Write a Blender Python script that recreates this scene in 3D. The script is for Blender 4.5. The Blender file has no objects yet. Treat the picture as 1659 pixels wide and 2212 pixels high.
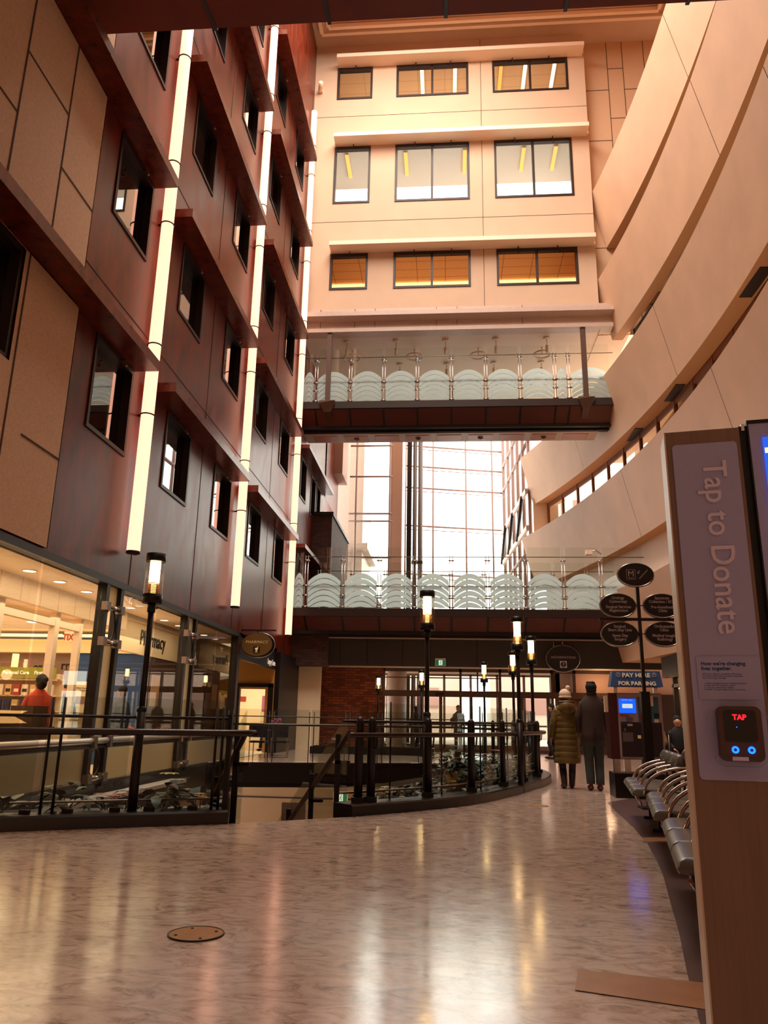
import bpy, math, random
from mathutils import Vector, Matrix
from mathutils.geometry import tessellate_polygon
random.seed(7)
SC = bpy.context.scene
COL = SC.collection
PI = math.pi

# ------------------------------------------------------------------ camera
RT = Vector((0.99674785, -0.00301542, -0.08052726)); FW = Vector((0.07851933, 0.26108325, 0.96211759)); UP = Vector((0.01812313, -0.96531158, 0.26047094))
EYE = 1.1
cd = bpy.data.cameras.new('camera'); cam = bpy.data.objects.new('camera', cd); COL.objects.link(cam)
cx = Vector((RT[0], FW[0], UP[0])); cy = Vector((RT[1], FW[1], UP[1])); cz = Vector((RT[2], FW[2], UP[2]))
m = Matrix.Identity(4)
for i in range(3):
    m[i][0] = cx[i]; m[i][1] = -cy[i]; m[i][2] = -cz[i]
m[2][3] = EYE
cam.matrix_world = m
cd.sensor_fit = 'VERTICAL'; cd.sensor_height = 36; cd.lens = 1660 / 2212 * 36; cd.clip_start = .05; cd.clip_end = 300
SC.camera = cam

# ------------------------------------------------------------------ world, lights, exposure
SC.view_settings.view_transform = 'Standard'; SC.view_settings.look = 'None'; SC.view_settings.gamma = 1
SC.view_settings.exposure = 0.0
SC.cycles.transparent_max_bounces = 24; SC.cycles.max_bounces = 8; SC.cycles.diffuse_bounces = 4; SC.cycles.glossy_bounces = 4
SC.cycles.sample_clamp_indirect = 4; SC.cycles.caustics_reflective = False; SC.cycles.caustics_refractive = False
w = bpy.data.worlds.new('overcast_sky'); SC.world = w; w.use_nodes = True
w.node_tree.nodes['Background'].inputs[0].default_value = (1, .93, .86, 1)
w.node_tree.nodes['Background'].inputs[1].default_value = 5.4

def area(name, loc, direction, sx, sy, power, col=(1, .85, .7), portal=False, spread=PI):
    l = bpy.data.lights.new(name, 'AREA'); l.shape = 'RECTANGLE'; l.size = sx; l.size_y = sy; l.energy = power; l.color = col; l.spread = spread
    o = bpy.data.objects.new(name, l); COL.objects.link(o); o.location = loc
    o.rotation_euler = Vector(direction).to_track_quat('-Z', 'Y').to_euler()
    if portal: l.cycles.is_portal = True
    return o
def point(name, loc, power, col=(1, .7, .4), r=.08):
    l = bpy.data.lights.new(name, 'POINT'); l.energy = power; l.color = col; l.shadow_soft_size = r
    o = bpy.data.objects.new(name, l); COL.objects.link(o); o.location = loc; return o
area('skylight_over_the_atrium', (-1.3, 13.5, 29.3), (0, 0, -1), 7.5, 20, 7700, (1, .88, .76))
area('entrance_bay_sky_portal', (.4, 44.0, 10), (0, -1, 0), 11, 18, 1, portal=True)
area('entrance_door_sky_portal', (1, 36.0, 2.0), (0, -1, 0), 9, 4, 1, portal=True)

# ------------------------------------------------------------------ materials
def s2l(c):
    return tuple((x / 255 / 12.92) if x / 255 <= .04045 else ((x / 255 + .055) / 1.055) ** 2.4 for x in c)
M = {}
def mat(name, rgb, rough=.5, metal=0, var=0, scale=6, bump=0, stretch=(1, 1, 1), rgb2=None, emit=0, emitc=None, coat=0, spec=.5, detail=5, rvar=0):
    m = bpy.data.materials.new(name); m.use_nodes = True; nt = m.node_tree; b = nt.nodes['Principled BSDF']
    c = s2l(rgb); b.inputs['Base Color'].default_value = (*c, 1); b.inputs['Roughness'].default_value = rough; b.inputs['Metallic'].default_value = metal
    b.inputs['Specular IOR Level'].default_value = spec
    if coat: b.inputs['Coat Weight'].default_value = coat; b.inputs['Coat Roughness'].default_value = .12
    if emit:
        b.inputs['Emission Color'].default_value = (*s2l(emitc or rgb), 1); b.inputs['Emission Strength'].default_value = emit
    if var or bump or rgb2 or rvar:
        tc = nt.nodes.new('ShaderNodeTexCoord'); mp = nt.nodes.new('ShaderNodeMapping'); mp.inputs['Scale'].default_value = stretch
        no = nt.nodes.new('ShaderNodeTexNoise'); no.inputs['Scale'].default_value = scale; no.inputs['Detail'].default_value = detail
        nt.links.new(tc.outputs['Object'], mp.inputs[0]); nt.links.new(mp.outputs[0], no.inputs['Vector'])
        if var or rgb2:
            cr = nt.nodes.new('ShaderNodeValToRGB'); cr.color_ramp.elements[0].position = .3; cr.color_ramp.elements[1].position = .7
            c2 = s2l(rgb2) if rgb2 else tuple(min(1, x * (1 + var)) for x in c)
            c1 = c if rgb2 else tuple(x * (1 - var) for x in c)
            cr.color_ramp.elements[0].color = (*c1, 1); cr.color_ramp.elements[1].color = (*c2, 1)
            nt.links.new(no.outputs['Fac'], cr.inputs[0]); nt.links.new(cr.outputs[0], b.inputs['Base Color'])
        if rvar:
            mr = nt.nodes.new('ShaderNodeMapRange'); mr.inputs[3].default_value = rough - rvar; mr.inputs[4].default_value = rough + rvar
            nt.links.new(no.outputs['Fac'], mr.inputs[0]); nt.links.new(mr.outputs[0], b.inputs['Roughness'])
        if bump:
            bu = nt.nodes.new('ShaderNodeBump'); bu.inputs['Strength'].default_value = bump; bu.inputs['Distance'].default_value = .01
            nt.links.new(no.outputs['Fac'], bu.inputs['Height']); nt.links.new(bu.outputs[0], b.inputs['Normal'])
    M[name] = m; return m
def glass(name, tint=(.93, .96, .95), refl=.06, rough=0.0, diff=0, dcol=(.8, .9, .9), trans=0):
    m = bpy.data.materials.new(name); m.use_nodes = True; nt = m.node_tree; nt.nodes.clear()
    out = nt.nodes.new('ShaderNodeOutputMaterial'); tr = nt.nodes.new('ShaderNodeBsdfTransparent'); tr.inputs[0].default_value = (*tint, 1)
    gl = nt.nodes.new('ShaderNodeBsdfGlossy'); gl.inputs['Roughness'].default_value = rough
    lw = nt.nodes.new('ShaderNodeLayerWeight'); lw.inputs[0].default_value = .5
    pw_ = nt.nodes.new('ShaderNodeMath'); pw_.operation = 'POWER'; pw_.inputs[1].default_value = 5
    ad = nt.nodes.new('ShaderNodeMath'); ad.operation = 'MULTIPLY_ADD'; ad.inputs[1].default_value = .6; ad.inputs[2].default_value = refl; ad.use_clamp = True
    mx = nt.nodes.new('ShaderNodeMixShader'); nt.links.new(lw.outputs['Facing'], pw_.inputs[0]); nt.links.new(pw_.outputs[0], ad.inputs[0]); nt.links.new(ad.outputs[0], mx.inputs[0])
    src = tr
    if diff or trans:
        df = nt.nodes.new('ShaderNodeBsdfDiffuse'); df.inputs[0].default_value = (*dcol, 1)
        tl = nt.nodes.new('ShaderNodeBsdfTranslucent'); tl.inputs[0].default_value = (*dcol, 1)
        a = nt.nodes.new('ShaderNodeMixShader'); a.inputs[0].default_value = trans; nt.links.new(df.outputs[0], a.inputs[1]); nt.links.new(tl.outputs[0], a.inputs[2])
        bnode = nt.nodes.new('ShaderNodeMixShader'); bnode.inputs[0].default_value = diff
        nt.links.new(tr.outputs[0], bnode.inputs[1]); nt.links.new(a.outputs[0], bnode.inputs[2]); src = bnode
    nt.links.new(src.outputs[0], mx.inputs[1]); nt.links.new(gl.outputs[0], mx.inputs[2]); nt.links.new(mx.outputs[0], out.inputs[0])
    M[name] = m; return m
def brick_mat(name, c1, c2, mortar, rough=.8):
    m = mat(name, c1, rough); nt = m.node_tree; b = nt.nodes['Principled BSDF']
    tc = nt.nodes.new('ShaderNodeTexCoord'); sp = nt.nodes.new('ShaderNodeSeparateXYZ'); ad = nt.nodes.new('ShaderNodeMath'); ad.operation = 'ADD'
    cb = nt.nodes.new('ShaderNodeCombineXYZ'); br = nt.nodes.new('ShaderNodeTexBrick')
    nt.links.new(tc.outputs['Object'], sp.inputs[0]); nt.links.new(sp.outputs[0], ad.inputs[0]); nt.links.new(sp.outputs[1], ad.inputs[1])
    nt.links.new(ad.outputs[0], cb.inputs[0]); nt.links.new(sp.outputs[2], cb.inputs[1]); nt.links.new(cb.outputs[0], br.inputs['Vector'])
    br.inputs['Color1'].default_value = (*s2l(c1), 1); br.inputs['Color2'].default_value = (*s2l(c2), 1); br.inputs['Mortar'].default_value = (*s2l(mortar), 1)
    br.inputs['Scale'].default_value = 1; br.inputs['Brick Width'].default_value = .30; br.inputs['Row Height'].default_value = .095; br.inputs['Mortar Size'].default_value = .012
    nt.links.new(br.outputs[0], b.inputs['Base Color']); return m

mat('red_panel', (98, 33, 17), .33, var=.55, scale=3.2, detail=12, stretch=(1, 1, .45), rvar=.12, spec=.28)
mat('red_ledge', (96, 32, 12), .30, var=.5, scale=6, detail=8, rvar=.08, spec=.35)
mat('joint_dark', (40, 16, 12), .8)
mat('stone', (204, 166, 134), .75, var=.10, scale=26, detail=8, bump=.15)
mat('stone_joint', (70, 48, 38), .9)
mat('beige_wall', (204, 174, 148), .8, var=.03, scale=1.2, bump=.03)
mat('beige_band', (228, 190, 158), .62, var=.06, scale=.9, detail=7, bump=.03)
mat('beige_band_shaded', (196, 146, 104), .7)  # balcony beige with the underside's shade mixed into the colour
mat('grey_fascia', (196, 172, 158), .45, var=.04)
mat('bronze', (40, 25, 21), .45, metal=.1, spec=.35)
mat('dark_metal', (22, 10, 9), .4, metal=.0, spec=.35)
mat('black_metal', (14, 6, 6), .38, spec=.35)
mat('steel', (200, 190, 182), .22, metal=1)
mat('sill_chrome', (226, 214, 204), .3, metal=.5)
mat('steel_dull', (140, 122, 112), .42, metal=.9)
mat('brown_panel', (84, 30, 10), .5, var=.15, scale=1.5, detail=6)
mat('wood_amber', (132, 78, 36), .5)
mat('brown_soffit', (112, 40, 14), .6, var=.12, scale=1.5, spec=.2)
mat('white_trim', (240, 214, 190), .6)
mat('cream', (236, 214, 180), .6)
mat('gypsum', (232, 200, 166), .8)
mat('dark_wall', (40, 26, 22), .6)
mat('grey_panel', (50, 46, 40), .5, var=.05)
brick_mat('brick', (158, 80, 44), (104, 46, 28), (84, 52, 38))
brick_mat('brick_dark', (84, 48, 36), (52, 30, 26), (50, 36, 32))
glass('glass_clear', (.95, .97, .95), .02)
glass('glass_window', (.5, .46, .42), .34)
glass('glass_shop', (.92, .93, .90), .03)
glass('glass_rail', (.86, .89, .86), .02)
glass('glass_frost', (.8, .9, .9), .02, diff=.93, dcol=(.94, 1, 1), trans=.88)
glass('glass_frost_warm', (.8, .8, .7), .03, rough=.3, diff=.85, dcol=(.66, .60, .46), trans=.5)
glass('glass_lamp', (1, .97, .93), .05)
mat('tube_glow', (255, 236, 200), .5, emit=2.05, emitc=(255, 181, 150))
mat('lamp_glow', (255, 236, 200), .5, emit=14, emitc=(255, 214, 150))
mat('ceiling_glow', (255, 240, 215), .5, emit=5, emitc=(255, 226, 185))
mat('orange_glow', (255, 170, 70), .5, emit=1.2, emitc=(255, 176, 90))
mat('cove_glow', (255, 220, 160), .5, emit=2.2, emitc=(255, 214, 150))
# ------------------------------------------------------------------ mesh building
class MB:
    def __init__(s, smooth=False): s.v = []; s.f = []; s.smooth = smooth; s.sm = []
    def add(s, vs, fs, smooth=None):
        n = len(s.v); s.v += [tuple(x) for x in vs]; s.f += [tuple(i + n for i in f) for f in fs]
        s.sm += [s.smooth if smooth is None else smooth] * len(fs); return s
    def bx(s, x0, x1, y0, y1, z0, z1):
        x0, x1 = sorted((x0, x1)); y0, y1 = sorted((y0, y1)); z0, z1 = sorted((z0, z1))
        return s.add([(x0, y0, z0), (x1, y0, z0), (x1, y1, z0), (x0, y1, z0), (x0, y0, z1), (x1, y0, z1), (x1, y1, z1), (x0, y1, z1)],
                     [(0, 3, 2, 1), (4, 5, 6, 7), (0, 1, 5, 4), (1, 2, 6, 5), (2, 3, 7, 6), (3, 0, 4, 7)])
    def prism(s, poly, frm, d):      # poly of 3-D points, extruded by vector d
        n = len(poly); a = [Vector(frm(p)) if frm else Vector(p) for p in poly]; b = [p + Vector(d) for p in a]
        fs = [tuple(range(n))[::-1], tuple(range(n, 2 * n))] + [(i, (i + 1) % n, n + (i + 1) % n, n + i) for i in range(n)]
        return s.add(a + b, fs)
    def tube(s, pts, r, n=8, closed=False, flat=1.0, caps=True):
        pts = [Vector(p) for p in pts]; N = len(pts); rs = r if isinstance(r, (list, tuple)) else [r] * N
        up = Vector((0, 0, 1)); vs = []; prev = None
        for i, p in enumerate(pts):
            t = (pts[(i + 1) % N] - pts[i - 1]) if closed else (pts[min(i + 1, N - 1)] - pts[max(i - 1, 0)])
            t = t.normalized() if t.length > 1e-9 else Vector((0, 0, 1))
            if prev is None:
                a = t.cross(up)
                if a.length < .05: a = t.cross(Vector((0, 1, 0)))
            else: a = prev - t * prev.dot(t)
            a.normalize(); prev = a; b = t.cross(a)
            for k in range(n):
                th = 2 * PI * k / n; vs.append(p + a * math.cos(th) * rs[i] + b * math.sin(th) * rs[i] * flat)
        fs = []
        for i in range(N if closed else N - 1):
            for k in range(n):
                j = (i + 1) % N; fs.append((i * n + k, i * n + (k + 1) % n, j * n + (k + 1) % n, j * n + k))
        s.add(vs, fs, True)
        if caps and not closed:
            b = len(s.v) - len(vs); s.f += [tuple(b + k for k in range(n))[::-1], tuple(b + (N - 1) * n + k for k in range(n))]; s.sm += [False, False]
        return s
    def cyl(s, x, y, z0, z1, r, n=16, r2=None): return s.tube([(x, y, z0), (x, y, z1)], [r, r if r2 is None else r2], n)
    def loft(s, rings, smooth=True, caps=True):   # rings: lists of points, all the same length
        n = len(rings[0]); vs = [p for r in rings for p in r]; fs = []
        for i in range(len(rings) - 1):
            for k in range(n): fs.append((i * n + k, i * n + (k + 1) % n, (i + 1) * n + (k + 1) % n, (i + 1) * n + k))
        if caps: fs += [tuple(range(n))[::-1], tuple((len(rings) - 1) * n + k for k in range(n))]
        return s.add(vs, fs, smooth)
    def ell(s, c, r, n=12, m_=8, smooth=True):
        rings = []
        for j in range(m_ + 1):
            ph = -PI / 2 + PI * j / m_; q = max(math.cos(ph), .01)
            rings.append([(c[0] + r[0] * q * math.cos(2 * PI * k / n), c[1] + r[1] * q * math.sin(2 * PI * k / n), c[2] + r[2] * math.sin(ph)) for k in range(n)])
        return s.loft(rings, smooth)
    def xf(s, M4): s.v = [tuple(M4 @ Vector(v)) for v in s.v]; return s
def rzm(a): return Matrix.Rotation(a, 4, 'Z')

def setp(o, label=None, cat=None, group=None, kind=None):
    if label: o['label'] = label
    if cat: o['category'] = cat
    if group: o['group'] = group
    if kind: o['kind'] = kind
    return o
def mesh(name, mb, m, parent=None, world=False, loc=None):
    me = bpy.data.meshes.new(name)
    vs = mb.v
    if world and parent is not None:
        inv = (Matrix.Translation(parent.location) @ rzm(parent.rotation_euler.z)).inverted(); vs = [inv @ Vector(v) for v in vs]
    if loc is not None: vs = [Vector(v) - Vector(loc) for v in vs]
    me.from_pydata([tuple(v) for v in vs], [], mb.f); me.validate(); me.update()
    if len(me.polygons) == len(mb.sm): me.polygons.foreach_set('use_smooth', mb.sm)
    me.materials.append(M[m]); o = bpy.data.objects.new(name, me); COL.objects.link(o)
    if loc is not None: o.location = loc
    if parent is not None: o.parent = parent
    return o
def thing(name, label, cat, loc=(0, 0, 0), rz=0, group=None, kind=None):
    o = bpy.data.objects.new(name, None); o.empty_display_size = .2; COL.objects.link(o); o.location = loc; o.rotation_euler = (0, 0, rz)
    return setp(o, label, cat, group, kind)
def one(name, mb, m, label, cat, loc=(0, 0, 0), group=None):      # a thing that is one mesh (mb in world coordinates)
    return setp(mesh(name, mb, m, None, loc=loc), label, cat, group)
def struct(name, mb, m, label=None, parent=None):
    o = mesh(name, mb, m, parent)
    if parent is None: setp(o, label, kind='structure')
    return o
def dup(root, loc=None, rz=None, label=None, group=None):
    r = root.copy(); COL.objects.link(r)
    if loc is not None: r.location = loc
    if rz is not None: r.rotation_euler = (0, 0, rz)
    if label: r['label'] = label
    if group: r['group'] = group
    def rec(a, b):
        for ch in list(a.children):
            c = ch.copy(); COL.objects.link(c); c.parent = b; rec(ch, c)
    rec(root, r); return r
_tc = {}
def textmb(body, size, O, U, V, align='CENTER', sx=1.0, ext=.004, bold=0, mirror=False, spacing=1.0):
    """lettering as mesh: O anchor, U right, V up"""
    cu = bpy.data.curves.new('t', 'FONT'); cu.body = body; cu.size = size; cu.align_x = align; cu.extrude = ext / 2; cu.offset = bold; cu.space_character = spacing; cu.resolution_u = 3
    cu.space_line = .95
    to = bpy.data.objects.new('t', cu); COL.objects.link(to); bpy.context.view_layer.update()
    me = bpy.data.meshes.new_from_object(to.evaluated_get(bpy.context.evaluated_depsgraph_get()))
    O, U, V = Vector(O), Vector(U).normalized(), Vector(V).normalized(); N = U.cross(V)
    k = -1 if mirror else 1
    mb = MB(); mb.add([O + U * v.co.x * sx * k + V * v.co.y + N * (v.co.z + ext / 2) for v in me.vertices], [tuple(p.vertices) for p in me.polygons])
    bpy.data.objects.remove(to); bpy.data.curves.remove(cu); bpy.data.meshes.remove(me)
    return mb
def merge(*mbs):
    r = MB()
    for b in mbs: n = len(r.v); r.v += b.v; r.f += [tuple(i + n for i in f) for f in b.f]; r.sm += b.sm
    return r
def wall_grid(mb, P, us, vs, holes):
    """quads of a plane P(u,v) cut at us/vs, skipping holes (u0,u1,v0,v1)"""
    us = sorted(set(us + [h[0] for h in holes] + [h[1] for h in holes])); vs = sorted(set(vs + [h[2] for h in holes] + [h[3] for h in holes]))
    for i in range(len(us) - 1):
        for j in range(len(vs) - 1):
            cu, cv = (us[i] + us[i + 1]) / 2, (vs[j] + vs[j + 1]) / 2
            if any(h[0] < cu < h[1] and h[2] < cv < h[3] for h in holes): continue
            mb.add([P(us[i], vs[j]), P(us[i + 1], vs[j]), P(us[i + 1], vs[j + 1]), P(us[i], vs[j + 1])], [(0, 1, 2, 3)])
    return mb
# ------------------------------------------------------------------ setting: left red wall
XL = -5.6
FL = [7.07, 10.93, 14.83, 18.80, 22.72]            # underside of each row of ledges
BAYS = [(10.78, 12.28), (14.03, 15.54), (17.33, 18.86), (20.68, 22.16), (24.05, 25.52)]
wins = [(a, b, z - 1.64, z - .03) for z in FL for a, b in BAYS]
wins += [(4.6, 8.55, FL[0] - 1.64, FL[0] - .03)]
wins += [(27.9, 29.1, 9.3, 10.9), (30.2, 31.3, 9.2, 10.9), (31.6, 32.6, 9.2, 10.9), (27.9, 29.1, 5.4, 7.0)]
mb = MB()
wall_grid(mb, lambda y, z: (XL, y, z), [3.0, 33.6], [3.2, 27.2], wins)
mb.bx(XL - .5, XL - .02, 3, 33.6, 3.2, 3.3)
struct('wall_left', mb, 'red_panel', 'wall of glossy red-brown wood panels rising on the left')
# dark joints between the panels
mb = MB()
for y in (13.05, 16.4, 19.75, 23.1, 26.7): mb.bx(XL - .01, XL + .006, y - .012, y + .012, 3.3, 27)
for z in (7.95, 11.85, 15.75, 19.65): mb.bx(XL - .01, XL + .006, 10.1, 27, z - .01, z + .01)
struct('trim_1', mb, 'joint_dark', 'thin dark joints between the red-brown wall panels')
# stone cladding in the near bay
mb = MB(); jb = MB()
zz = [3.32, 7.02, 7.25, 10.9, 11.15, 14.8]
for z0, z1 in ((3.32, 7.05), (7.25, 10.92), (11.1, 14.8), (15.0, 18.7)):
    hh = [w for w in wins if w[1] < 9 and w[2] > z0 - .2 and w[3] < z1 + .2]
    wall_grid(mb, lambda y, z: (XL + .05, y, z), [3.0, 10.08], [z0, z1], hh)
    mb.bx(XL + .0, XL + .05, 10.06, 10.08, z0, z1)
    for y in (9.05, 7.9) if z0 > 7.2 else (8.65, 7.75): jb.bx(XL + .04, XL + .058, y - .014, y + .014, z0, z1)
    zs = [(9.05, 10.08, z0 + (1.3 if z0 < 7 else 1.5)), (7.9, 9.05, z0 + 2.4), (5, 7.9, z0 + 1.4)]
    for a, b, z in zs:
        if z0 < 7 and a < 8.6 and z > 5.4: continue
        jb.bx(XL + .04, XL + .058, a, b, z - .014, z + .014)
struct('wall_left', mb, 'stone', 'beige speckled stone cladding at the near end of the left wall')
struct('trim_2', jb, 'stone_joint', 'dark joints between the stone slabs')
# ledges
runs = [(3.0, 12.32), (13.2, 18.95), (19.88, 25.85), (27.15, 33.5)]
nt_ = 0
for zi, z in enumerate(FL):
    for ri, (a, b) in enumerate(runs):
        if ri == 3 and zi not in (0, 1): continue
        m_ = MB(); m_.bx(XL, XL + .46, a, b, z + (.04 if ri == 3 else 0), z + .19)
        struct('trim_%d' % (3 + nt_), m_, 'red_ledge', 'red-brown ledge projecting above a row of windows'); nt_ += 1
# sloping underside at the foot of the red wall
struct('trim_30', MB().bx(XL - .3, XL + .03, 3, 20.5, 3.2, 3.3), 'bronze', 'dark edge strip under the red wall')

# one window, reused for every opening of the left wall
def win_proto(wd, ht, name, label):
    t = thing(name, label, None, (0, 0, 0), kind='structure')
    fb = MB(); e = .07
    fb.bx(-.16, .025, 0, e, 0, ht).bx(-.16, .025, wd - e, wd, 0, ht).bx(-.16, .025, e, wd - e, 0, e).bx(-.16, .025, e, wd - e, ht - e, ht)
    mesh('frame', fb, 'bronze', t)
    mesh('pane', MB().bx(-.135, -.125, e, wd - e, e, ht - e), 'glass_window', t)
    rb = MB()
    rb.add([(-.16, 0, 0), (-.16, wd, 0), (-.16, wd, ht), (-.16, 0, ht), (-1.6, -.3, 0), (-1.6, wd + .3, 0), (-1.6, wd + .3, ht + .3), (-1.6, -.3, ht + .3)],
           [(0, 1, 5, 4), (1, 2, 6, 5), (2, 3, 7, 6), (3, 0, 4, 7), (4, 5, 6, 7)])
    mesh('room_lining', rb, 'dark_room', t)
    sb = MB(True); sb.tube([(.02, wd * .62, ht - .03), (.10, wd * .62, ht - .05), (.12, wd * .62, ht - .12)], .012, 6); sb.ell((.12, wd * .62, ht - .14), (.03, .03, .03), 8, 6)
    mesh('sprinkler_head', sb, 'steel_dull', t)
    return t
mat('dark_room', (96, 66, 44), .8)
glass('glass_back', (.9, .88, .84), .0)
wproto = {}
wn = 0
for (a, b, z0, z1) in wins:
    key = round(b - a, 1), round(z1 - z0, 1); wn += 1
    if key not in wproto:
        t = wproto[key] = win_proto(b - a, z1 - z0, 'window_%d' % wn, 'dark framed window in the red-brown wall')
        t.location = (XL, a, z0)
    else:
        t = dup(wproto[key], (XL, a, z0)); t.name = 'window_%d' % wn

# ------------------------------------------------------------------ vertical light tubes on the left wall
def tube_light(y, zt, label):
    t = thing('tube_light', label, 'wall light', (XL + .18, y, 3.82), group='tall glowing light tubes on the red wall')
    H = zt - 3.82
    mesh('tube', MB(True).cyl(0, 0, 0.02, H, .115, 20), 'tube_glow', t)
    mesh('end_cap', MB(True).cyl(0, 0, -.02, .02, .12, 20), 'bronze', t)
    mesh('conduit', MB(True).cyl(-.02, .15, -.02, H, .028, 10), 'white_trim', t)
    k = 2.55
    while k < H:
        c = MB(True); c.tube([(.125 * math.cos(q * PI / 8), .125 * math.sin(q * PI / 8), k) for q in range(16)], .014, 6, closed=True)
        c.bx(-.18, -.1, -.02, .02, k - .015, k + .015)
        mesh('clip', c, 'black_metal', t); k += 2.6 if (len(t.children) % 2) else 1.4
    return t
tube_light(12.68, 25.5, 'glowing vertical light tube on the red wall, nearest and widest of the three')
tube_light(19.36, 25.5, 'glowing vertical light tube on the red wall, middle one of the three')
tube_light(26.25, 25.5, 'glowing vertical light tube at the far end of the red wall beside the bridges')

# ------------------------------------------------------------------ back wall with three rows of windows
YB = 27.0; XR = 5.88
bw = [(-4.63, -3.1), (-2.07, 1.0), (2.02, 5.18)]
rows = [(17.58, 19.2), (21.57, 24.33), (26.76, 28.4)]
holes = [(a, b, z0, z1) for z0, z1 in rows for a, b in bw]
mb = MB(); wall_grid(mb, lambda x, z: (x, YB, z), [XL, XR], [16.7, 29.6], holes)
mb.add([(XR, YB, 15.6), (XR, YB + 4, 15.6), (XR, YB + 4, 29.6), (XR, YB, 29.6)], [(0, 1, 2, 3)])
struct('wall_back', mb, 'beige_wall', 'cream plaster back wall with three rows of windows')
mb = MB()
for z in (20.7, 25.88): mb.bx(XL, XR, YB - .004, YB + .01, z - .01, z + .01)
mb.bx(1.51, 1.53, YB - .004, YB + .01, 16.7, 29.6)
struct('trim_31', mb, 'stone_joint', 'fine joints in the cream back wall')
for i, z in enumerate((19.24, 24.38, 28.42)):
    m_ = MB(); m_.bx(-4.6, 5.8, YB - .6, YB, z - .0, z + .18); struct('trim_%d' % (32 + i), m_, 'white_trim', 'cream ledge over a row of back wall windows')
for (z0, z1) in rows:
    for a, b in bw:
        wn += 1; t = thing('window_%d' % wn, 'dark framed window in the cream back wall', None, ((a + b) / 2, YB, z0), kind='structure')
        e = .09; fb = MB(); h = z1 - z0; w_ = (b - a) / 2
        fb.bx(-w_, -w_ + e, -.03, .14, 0, h).bx(w_ - e, w_, -.03, .14, 0, h).bx(-w_ + e, w_ - e, -.03, .14, 0, e).bx(-w_ + e, w_ - e, -.03, .14, h - e * 1.6, h)
        if b - a > 2: fb.bx(-e / 2, e / 2, -.03, .14, e, h - e)
        mesh('frame', fb, 'bronze', t)
        for x0, x1 in (((-w_ + e, -e / 2), (e / 2, w_ - e)) if b - a > 2 else ((-w_ + e, w_ - e),)):
            mesh('pane', MB().bx(x0, x1, .05, .06, e, h - e), 'glass_back', t)
            sb = MB(True); xm = (x0 + x1) / 2 + .04
            sb.tube([(xm, -.02, h - .02), (xm, -.12, h + .02), (xm, -.14, h - .2)], .018, 6); sb.ell((xm, -.14, h - .26), (.035, .035, .05), 8, 6)
            mesh('sprinkler_head', sb, 'bronze', t)

# rooms behind those windows
def room(name, z0, z1, dep, m_, ceil_m, backwall=True):
    r = MB(); y0, y1 = YB + .2, YB + dep; x0, x1 = XL + .1, XR - .1
    r.add([(x0, y0, z0), (x1, y0, z0), (x1, y1, z0), (x0, y1, z0)], [(0, 1, 2, 3)])
    r.add([(x0, y0, z0), (x0, y1, z0), (x0, y1, z1), (x0, y0, z1)], [(0, 1, 2, 3)]); r.add([(x1, y0, z0), (x1, y1, z0), (x1, y1, z1), (x1, y0, z1)], [(0, 1, 2, 3)])
    if backwall: r.add([(x0, y1, z0), (x1, y1, z0), (x1, y1, z1), (x0, y1, z1)], [(0, 1, 2, 3)])
    struct('wall_back', r, m_, 'room walls seen through the back wall windows')
    c = MB(); c.bx(x0, x1, y0, y1, z1, z1 + .1); struct('ceiling', c, ceil_m, 'office ceiling seen through the back wall windows')
mat('room_tan', (214, 160, 100), .8); mat('room_grey', (208, 206, 200), .7, emit=0)
def tile_ceiling(name, c1, c2, sz=.6):
    m = mat(name, c1, .85); nt = m.node_tree; b = nt.nodes['Principled BSDF']; tc = nt.nodes.new('ShaderNodeTexCoord'); br = nt.nodes.new('ShaderNodeTexBrick')
    nt.links.new(tc.outputs['Object'], br.inputs['Vector']); br.offset = 0; br.inputs['Scale'].default_value = 1; br.inputs['Brick Width'].default_value = sz * 2; br.inputs['Row Height'].default_value = sz
    br.inputs['Mortar Size'].default_value = .015; br.inputs['Color1'].default_value = (*s2l(c1), 1); br.inputs['Color2'].default_value = (*s2l(c1), 1); br.inputs['Mortar'].default_value = (*s2l(c2), 1)
    nt.links.new(br.outputs[0], b.inputs['Base Color'])
tile_ceiling('tile_warm', (232, 186, 134), (170, 120, 74)); tile_ceiling('tile_cream', (232, 206, 176), (206, 176, 146)); tile_ceiling('tile_grey', (214, 206, 192), (180, 170, 158))
room('low', 17.3, 19.55, 4.6, 'room_tan', 'tile_warm'); room('mid', 21.3, 24.75, 3.2, 'room_grey', 'room_grey', False); room('top', 26.5, 28.75, 4.6, 'white_trim', 'tile_cream')
area('office_light_low', (0, YB + 2.5, 17.5), (0, 0, 1), 9, 3, 60, (1, .70, .40))
area('office_light_top', (0, YB + 2.5, 26.7), (0, 0, 1), 9, 3, 100, (1, .78, .56))
def strip(x, y, z, ln, m_, label, group, tilt=0):
    t = thing('strip_light', label, 'ceiling light', (x, y, z), tilt, group)
    mesh('housing', MB().bx(-.09, .09, -ln / 2, ln / 2, .02, .07), 'white_trim', t); mesh('diffuser', MB().bx(-.07, .07, -ln / 2 + .02, ln / 2 - .02, 0, .02), m_, t)
for x, y in ((-1.0, 28.2), (.45, 28.2), (3.5, 28.25), (4.75, 28.3), (2.45, 28.2)): strip(x, y, 28.66, 1.5, 'ceiling_glow' if x != 2.45 else 'orange_glow', 'strip light on the ceiling behind the topmost row of back windows', 'strip lights behind the top windows')
for x in (-4.25, -1.7, .85, 3.35, 4.7): strip(x, 28.6, 24.66, 1.5, 'orange_glow', 'orange strip light on the grey ceiling behind the tall middle windows', 'orange strip lights behind the middle windows')
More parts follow.
